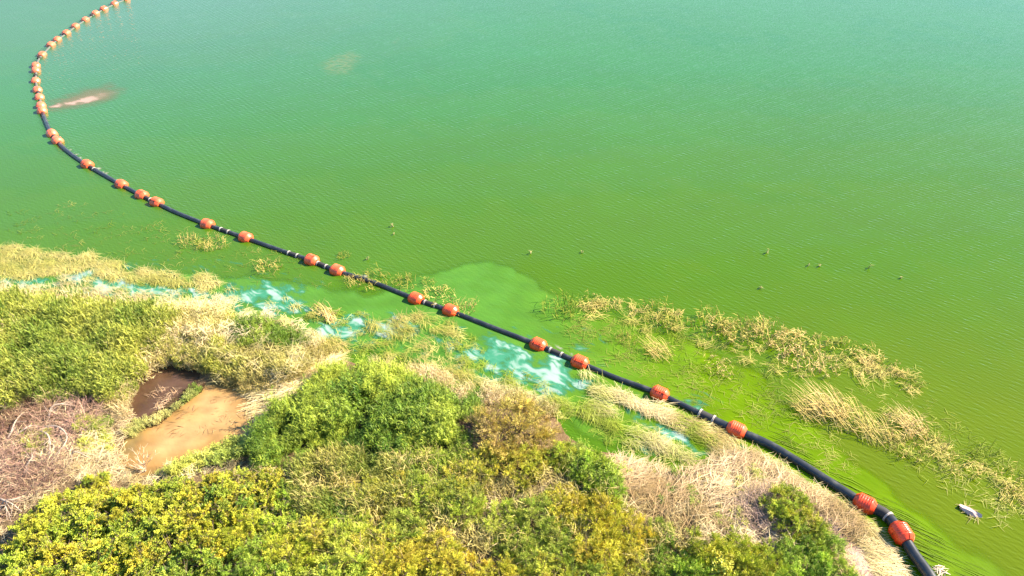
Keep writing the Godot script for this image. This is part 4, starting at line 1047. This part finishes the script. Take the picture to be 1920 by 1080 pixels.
func bushes() -> void:
	rng.seed = 909
	var bark := mat(lin(0.16, 0.11, 0.08), 0.9, 0.2)
	var yellow := [Color(0.52, 0.48, 0.040), Color(0.38, 0.40, 0.035), Color(0.20, 0.27, 0.03), Color(0.48, 0.43, 0.045)]
	var olive := [Color(0.54, 0.52, 0.06), Color(0.40, 0.44, 0.045), Color(0.60, 0.51, 0.07)]
	var green := [Color(0.34, 0.41, 0.035), Color(0.50, 0.50, 0.055)]
	var amber := [Color(0.58, 0.45, 0.09), Color(0.52, 0.42, 0.09), Color(0.44, 0.31, 0.13)]
	var kinds := []   # several shapes of each kind
	for k in 3: kinds.append(bush_shape(1.5, 1.55, 34, 760, 0.08, 0.037, 0.1, yellow))
	for k in 3: kinds.append(bush_shape(1.5, 1.4, 34, 700, 0.10, 0.020, 0.5, olive))
	for k in 2: kinds.append(bush_shape(1.45, 1.5, 32, 650, 0.105, 0.023, 0.5, green))
	kinds.append(bush_shape(2.1, 1.9, 64, 440, 0.13, 0.022, 0.7, amber))
	var looks := []
	for t in [Color(1, 1, 1), Color(0.93, 1.0, 1.0), Color(1.0, 0.97, 0.9), Color(0.82, 0.9, 0.95)]:
		var m := leafy.duplicate() as StandardMaterial3D
		m.albedo_color = t
		looks.append(m)
	# rows of bushes: crown centre, size, first shape, shapes of the kind, look of the row in words
	var rows := [
		["yellow-green leafy bush", "in the row along the orange pool's near bank", 0, 3, [Vector2(-18.79, -19.14), Vector2(-17.21, -17.90), Vector2(-16.12, -18.06), Vector2(-14.95, -18.33), Vector2(-13.63, -18.44), Vector2(-12.40, -18.77), Vector2(-10.91, -18.94)], [0.5, 0.75, 0.7, 0.75, 0.8, 0.8, 0.75]],
		["yellow-leaved bush", "in the second row behind the orange pool's bushes", 0, 3, [Vector2(-19.54, -17.50), Vector2(-18.16, -17.24), Vector2(-16.76, -17.42), Vector2(-15.42, -17.76), Vector2(-13.99, -17.63), Vector2(-12.59, -17.68), Vector2(-11.28, -17.76)], [0.9, 1.0, 1.0, 1.0, 1.0, 1.0, 0.9]],
		["bright yellow bush", "in the third row from the orange pool", 0, 3, [Vector2(-19.73, -16.36), Vector2(-18.26, -16.31), Vector2(-16.65, -16.16), Vector2(-15.31, -16.41), Vector2(-13.95, -16.31), Vector2(-12.57, -16.48), Vector2(-9.92, -16.98)], [0.9, 1.0, 1.0, 1.0, 1.0, 1.0, 0.8]],
		["yellow-green bush", "in the front row under the yellow bushes", 0, 3, [Vector2(-19.75, -14.82), Vector2(-18.35, -14.98), Vector2(-16.81, -14.89), Vector2(-15.39, -15.05), Vector2(-13.92, -15.12), Vector2(-12.55, -15.17)], [0.9, 1.0, 1.0, 1.0, 1.0, 0.9]],
		["yellow-green bush cut by the picture's lower edge", "in the frontmost row", 0, 3, [Vector2(-18.67, -13.62), Vector2(-16.87, -13.73), Vector2(-15.10, -13.66), Vector2(-13.21, -13.83), Vector2(-9.08, -13.83), Vector2(-7.41, -13.73)], [1.0, 1.0, 1.0, 1.0, 1.0, 1.0]],
		["grey-green feathery bush", "between the yellow bushes and the olive bushes", 6, 2, [Vector2(-11.35, -16.42), Vector2(-10.51, -15.11), Vector2(-9.10, -15.46), Vector2(-9.76, -18.51)], [0.8, 0.85, 0.9, 0.7]],
		["low olive bush", "in the row below the green reed mound", 3, 3, [Vector2(-8.35, -17.90), Vector2(-7.63, -19.00), Vector2(-6.12, -18.44), Vector2(-4.97, -18.72), Vector2(-3.76, -18.44), Vector2(-2.40, -19.29)], [0.7, 0.6, 0.7, 0.75, 0.85, 0.8]],
		["olive feathery bush", "in the row below the amber bush", 3, 3, [Vector2(-1.22, -20.02), Vector2(0.37, -20.02), Vector2(1.73, -20.47), Vector2(-2.09, -17.90), Vector2(-0.45, -17.11)], [0.8, 0.85, 0.6, 0.8, 0.85]],
		["golden olive feathery bush", "in the row behind the straw field's lower edge", 3, 3, [Vector2(0.91, -17.05), Vector2(2.41, -17.57), Vector2(3.73, -17.05), Vector2(4.91, -16.54), Vector2(6.05, -16.67)], [0.95, 0.95, 1.0, 0.8, 0.6]],
		["yellowish olive bush", "in the front row under the green reed mound", 3, 3, [Vector2(-8.23, -16.42), Vector2(-6.90, -16.42), Vector2(-5.69, -15.81), Vector2(-4.48, -16.67), Vector2(-3.27, -15.69), Vector2(-6.61, -14.88), Vector2(-4.69, -14.88), Vector2(-2.33, -14.65)], [0.8, 0.9, 1.0, 0.9, 1.0, 1.0, 1.0, 0.9]],
		["olive bush", "in the front row beyond the dark gap", 3, 3, [Vector2(0.54, -15.57), Vector2(1.96, -15.69), Vector2(3.36, -15.46), Vector2(4.74, -15.22), Vector2(-0.42, -14.10), Vector2(1.46, -14.21), Vector2(3.12, -13.99)], [0.9, 1.0, 1.0, 0.9, 0.9, 1.0, 1.0]],
		["green feathery bush", "beside the bare mud path", 6, 2, [Vector2(11.89, -17.96), Vector2(12.13, -16.92), Vector2(12.61, -16.05), Vector2(12.69, -14.77)], [0.8, 0.9, 0.8, 0.8]],
		["green and yellow bush", "in the front row before the straw field", 6, 2, [Vector2(6.35, -15.22), Vector2(7.93, -15.57), Vector2(9.27, -15.69), Vector2(10.05, -14.99), Vector2(11.59, -15.11), Vector2(7.09, -14.10), Vector2(9.20, -14.21), Vector2(10.77, -13.89)], [0.8, 0.85, 0.8, 0.9, 0.85, 1.0, 1.0, 0.9]],
		["vivid green bush", "between amber bush and straw field", 6, 2, [Vector2(2.35, -20.48), Vector2(3.63, -19.65), Vector2(4.13, -18.65)], [0.7, 0.85, 0.75]],
	]
	for row in rows:
		var spots: Array = row[4]
		for i in spots.size():
			var s: float = row[5][i]
			var k: int = row[2] + rng.randi() % int(row[3])
			var p: Vector2 = spots[i]
			var b := base("bush", Vector3(p.x, maxf(ground(p.x, p.y), 0.0) - 0.04, p.y))
			part("crown", kinds[k][0], looks[rng.randi() % 4], b)
			part("stems", kinds[k][1], bark, b)
			b.rotation.y = rf(0, TAU)
			b.scale = Vector3(s, s * rf(0.85, 1.1), s)
			tag(b, "%s, %s %s" % [row[0], ordinal(i), row[1]], "bush", "bushes on the bank")
	var p: Vector2 = Vector2(0.05, -21.99)
	var a := base("bush", Vector3(p.x, ground(p.x, p.y) - 0.05, p.y))
	part("crown", kinds[8][0], looks[0], a)
	part("stems", kinds[8][1], bark, a)
	tag(a, "large amber and rust coloured feathery bush beside the green inlet", "bush", "bushes on the bank")
	# the bright lemon bush at the lower edge
	p = Vector2(8.18, -14.82)
	a = base("bush", Vector3(p.x, 0.4, p.y))
	var lemon := leafy.duplicate() as StandardMaterial3D
	lemon.albedo_color = Color(1, 1, 1)
	part("crown", bush_shape(1.0, 1.5, 22, 240, 0.13, 0.07, 0.1, [Color(0.52, 0.46, 0.06), Color(0.40, 0.40, 0.05)])[0], lemon, a)
	tag(a, "lemon yellow leafy bush in front of the straw field", "bush", "bushes on the bank")


func small_things() -> void:
	rng.seed = 515
	# bent pale branches in the dead brush
	var pale := mat(lin(0.36, 0.28, 0.22), 0.85, 0.3)
	var branches := [
		["longest pale bent branch arching over the green herbs", [Vector2(-22.99, -22.16), Vector2(-22.57, -22.50), Vector2(-21.88, -22.33), Vector2(-21.27, -21.84), Vector2(-21.05, -21.29), Vector2(-21.25, -20.88), Vector2(-21.44, -20.57)], 0.055],
		["thick pale branch bending down under the longest bent branch", [Vector2(-23.03, -22.35), Vector2(-22.45, -22.05), Vector2(-21.99, -21.66), Vector2(-21.71, -21.21), Vector2(-21.59, -20.84), Vector2(-21.57, -20.47)], 0.06],
		["thin pale branch beside the thick bending branch", [Vector2(-21.85, -21.64), Vector2(-21.60, -21.25), Vector2(-21.42, -21.00), Vector2(-21.46, -20.69)], 0.04],
		["pale branch lying over the far edge of the dead brush", [Vector2(-22.88, -22.91), Vector2(-22.93, -23.40), Vector2(-22.75, -23.68), Vector2(-22.32, -23.78), Vector2(-21.64, -23.93)], 0.05],
		["thin arched branch beneath the far lying branch", [Vector2(-22.81, -22.90), Vector2(-22.81, -23.31), Vector2(-22.53, -23.49)], 0.035],
		["pale branch curving up from the brush's outer end", [Vector2(-24.30, -21.62), Vector2(-24.06, -22.01), Vector2(-24.14, -22.61), Vector2(-24.20, -23.29), Vector2(-24.07, -23.64)], 0.045],
		["pale branch running along the brush toward the herbs", [Vector2(-24.00, -21.85), Vector2(-23.52, -22.12), Vector2(-23.34, -22.45), Vector2(-23.15, -22.79)], 0.05],
		["dark forked branch on the ground before the orange pool", [Vector2(-20.51, -20.52), Vector2(-20.48, -20.77), Vector2(-20.20, -20.80), Vector2(-19.84, -20.89)], 0.035],
		["pale branch rising from the reddish brush", [Vector2(-22.00, -19.51), Vector2(-22.21, -19.95), Vector2(-22.21, -20.31), Vector2(-22.21, -20.67), Vector2(-21.99, -20.83)], 0.045],
		["short pale branch at the foot of the rising branch", [Vector2(-22.11, -20.23), Vector2(-22.29, -20.57), Vector2(-22.19, -20.75)], 0.05],
		["bleached forked branch at the edge of the yellow bushes", [Vector2(-22.74, -18.57), Vector2(-22.21, -18.21), Vector2(-21.74, -18.05), Vector2(-21.35, -17.86)], 0.06],
		["bleached branch crossing the forked branch", [Vector2(-22.32, -17.92), Vector2(-22.14, -18.19), Vector2(-21.78, -18.30), Vector2(-21.58, -18.79)], 0.045],
		["thin bleached branch bending down from the forked branch", [Vector2(-22.23, -18.26), Vector2(-21.92, -17.88), Vector2(-21.73, -17.66)], 0.04],
	]
	for b in branches:
		var pts := []
		var radii := []
		var n: int = b[1].size()
		for i in n:
			var q: Vector2 = b[1][i]
			var t := float(i) / (n - 1)
			pts.append(Vector3(q.x, maxf(ground(q.x, q.y), 0.0) + 0.2 + 0.4 * sin(PI * t), q.y))
			radii.append(b[2] * (1.0 - 0.6 * t))
		var curve := Curve3D.new()
		for i in n:
			var d: Vector3 = (pts[mini(i + 1, n - 1)] - pts[maxi(i - 1, 0)]) * 0.17
			curve.add_point(pts[i], -d, d)
		var smooth_pts := []
		var smooth_r := []
		var origin: Vector3 = pts[0]
		var sh := Soup.new()
		for i in 15:
			var o := curve.sample_baked(curve.get_baked_length() * i / 14.0)
			smooth_pts.append(o - origin)
			smooth_r.append(b[2] * (1.0 - 0.65 * i / 14.0))
		sh.tube(smooth_pts, smooth_r, 6, Color.WHITE)
		for k in 5:   # side twigs
			var i := rng.randi_range(3, 12)
			var dir: Vector3 = (smooth_pts[i + 1] - smooth_pts[i]).normalized() + Vector3(rf(-0.8, 0.8), rf(-0.2, 0.5), rf(-0.8, 0.8))
			sh.tube([smooth_pts[i], smooth_pts[i] + dir.normalized() * rf(0.25, 0.6)], [smooth_r[i] * 0.55, 0.008], 4, Color(0.9, 0.9, 0.9))
		var o := part("branch", sh.mesh(), pale, self)
		o.position = origin
		tag(o, b[0], "dead branch", "dead branches in the brush")
	# a bleached dead plant at the end of the orange pool
	var p: Vector2 = Vector2(-17.25, -20.51)
	var ghost := part("dead_plant", dead_bush_shape(0.7, 1.0, 9), mat(lin(0.58, 0.44, 0.30), 0.8, 0.3), self)
	ghost.position = Vector3(p.x, 0.05, p.y)
	tag(ghost, "bleached leafless plant standing at the orange pool's near end", "dead plant")
	# stalks in the pools
	var stalk_mesh := flat_straw(9, 0.8, 0.03, 0.3, 1.2, 0.1)
	scatter("drowned_stalks", "pale drowned stalks lying in the dark pool", "stalks", [[Vector2(-19.17, -24.86), Vector2(-18.79, -26.00), Vector2(-17.69, -26.12), Vector2(-17.32, -25.50), Vector2(-18.19, -24.49)]], 16, stalk_mesh, dry, {afloat = true, colors = [Color(0.40, 0.25, 0.15), Color(0.5, 0.34, 0.2)], size = [0.5, 0.9], lift = 0.05})
	scatter("drowned_stalks", "dark stalks and twigs lying in the orange pool", "stalks", [[Vector2(-17.96, -23.24), Vector2(-16.81, -24.49), Vector2(-15.68, -25.23), Vector2(-13.92, -24.97), Vector2(-13.29, -23.77), Vector2(-14.30, -22.73), Vector2(-15.59, -21.90)]], 34, flat_straw(3, 0.5, 0.03, 0.3, 1.2, 0.03), dry, {afloat = true, colors = [Color(0.22, 0.12, 0.05), Color(0.5, 0.3, 0.13)], size = [0.5, 1.0], lift = 0.03})
	# lone sticks in the open water
	var sticks := [
		[Vector2(17.16, -38.41), 0.5, "lone upright stick standing in the open lake beyond the reed belt"],
		[Vector2(19.51, -36.95), 0.35, "bent pale stalk tip in open water, first of the close pair"],
		[Vector2(20.19, -36.89), 0.35, "bent pale stalk tip in open water, second of the close pair"],
		[Vector2(23.32, -36.66), 0.45, "pale stick in open water farthest out past the close pair"],
		[Vector2(15.63, -34.50), 0.4, "dark stick in the water closest to the reed belt's lake side"],
		[Vector2(4.75, -38.41), 0.4, "small pale stick in the water beyond the algae slick"],
		[Vector2(1.26, -38.35), 0.45, "pale broken stalk floating beyond the algae slick"],
		[Vector2(-8.46, -41.64), 0.45, "thin stalk standing in the water beyond the ninth float"],
		[Vector2(-8.29, -40.68), 0.3, "low stalk below the thin standing stalk"],
		[Vector2(-9.58, -37.61), 0.4, "short stalk in the water above the pipe's froth"],
		[Vector2(25.00, -35.56), 0.3, "faint low stalk far out near the picture's edge"],
	]
	for s in sticks:
		var sh := Soup.new()
		for k in 4:
			var d := Vector3(rf(-0.5, 0.5), 1.0, rf(-0.5, 0.5)).normalized()
			var e: Vector3 = d * s[1] * rf(0.35, 0.7)
			sh.tube([Vector3(rf(-0.05, 0.05), -0.1, rf(-0.05, 0.05)), e, e + Vector3(rf(-1, 1), rf(-0.6, 0.2), rf(-1, 1)) * s[1] * 0.5], [0.02, 0.018, 0.008], 4, Color.WHITE * rf(0.7, 1.1))
		var o := part("stick", sh.mesh(), mat(lin(0.50, 0.44, 0.18), 0.8, 0.3), self)
		o.position = Vector3(s[0].x, 0, s[0].y)
		tag(o, s[2], "stick", "lone sticks in the open lake")
	# pale debris among stalks
	p = Vector2(20.48, -18.31)
	var deb := base("debris", Vector3(p.x, 0, p.y))
	tag(deb, "pale sodden debris wrapped in stalks floating past the reed tufts", "debris")
	var slab := Soup.new()
	var rows := 7
	var grid := []
	for i in rows:
		var line := []
		for j in 4:
			var t := i / 6.0
			var half := 0.04 + 0.24 * sin(PI * pow(t, 0.8))
			line.append(Vector3(-0.42 + 0.75 * t, 0.03 + 0.14 * sin(PI * j / 3.0) + rf(-0.03, 0.03), -0.25 + 0.5 * t + (j / 3.0 - 0.5) * 2.0 * half + rf(-0.03, 0.03)))
		grid.append(line)
	for i in rows - 1:
		for j in 3:
			slab.quad(grid[i][j], grid[i][j + 1], grid[i + 1][j + 1], grid[i + 1][j], Color.WHITE * (1.0 if j < 2 else 0.8) * rf(0.85, 1.1))
	part("pale_sheet", slab.mesh(), mat(lin(0.62, 0.44, 0.38), 0.8, 0.3), deb)
	var litter := part("stalks", flat_straw(34, 0.8, 0.028, 0.38, 1.4, 0.08), dry.duplicate(), deb)
	litter.material_override.albedo_color = lin(0.42, 0.34, 0.13)
	p = Vector2(17.81, -15.51)
	var rag := part("debris", flat_straw(26, 0.5, 0.06, 0.16, 1.2, 0.1), mat(lin(0.66, 0.50, 0.38), 0.7, 0.3), self)
	rag.position = Vector3(p.x, 0.0, p.y)
	tag(rag, "small pale scrap floating on the weed close to the pipe", "debris")
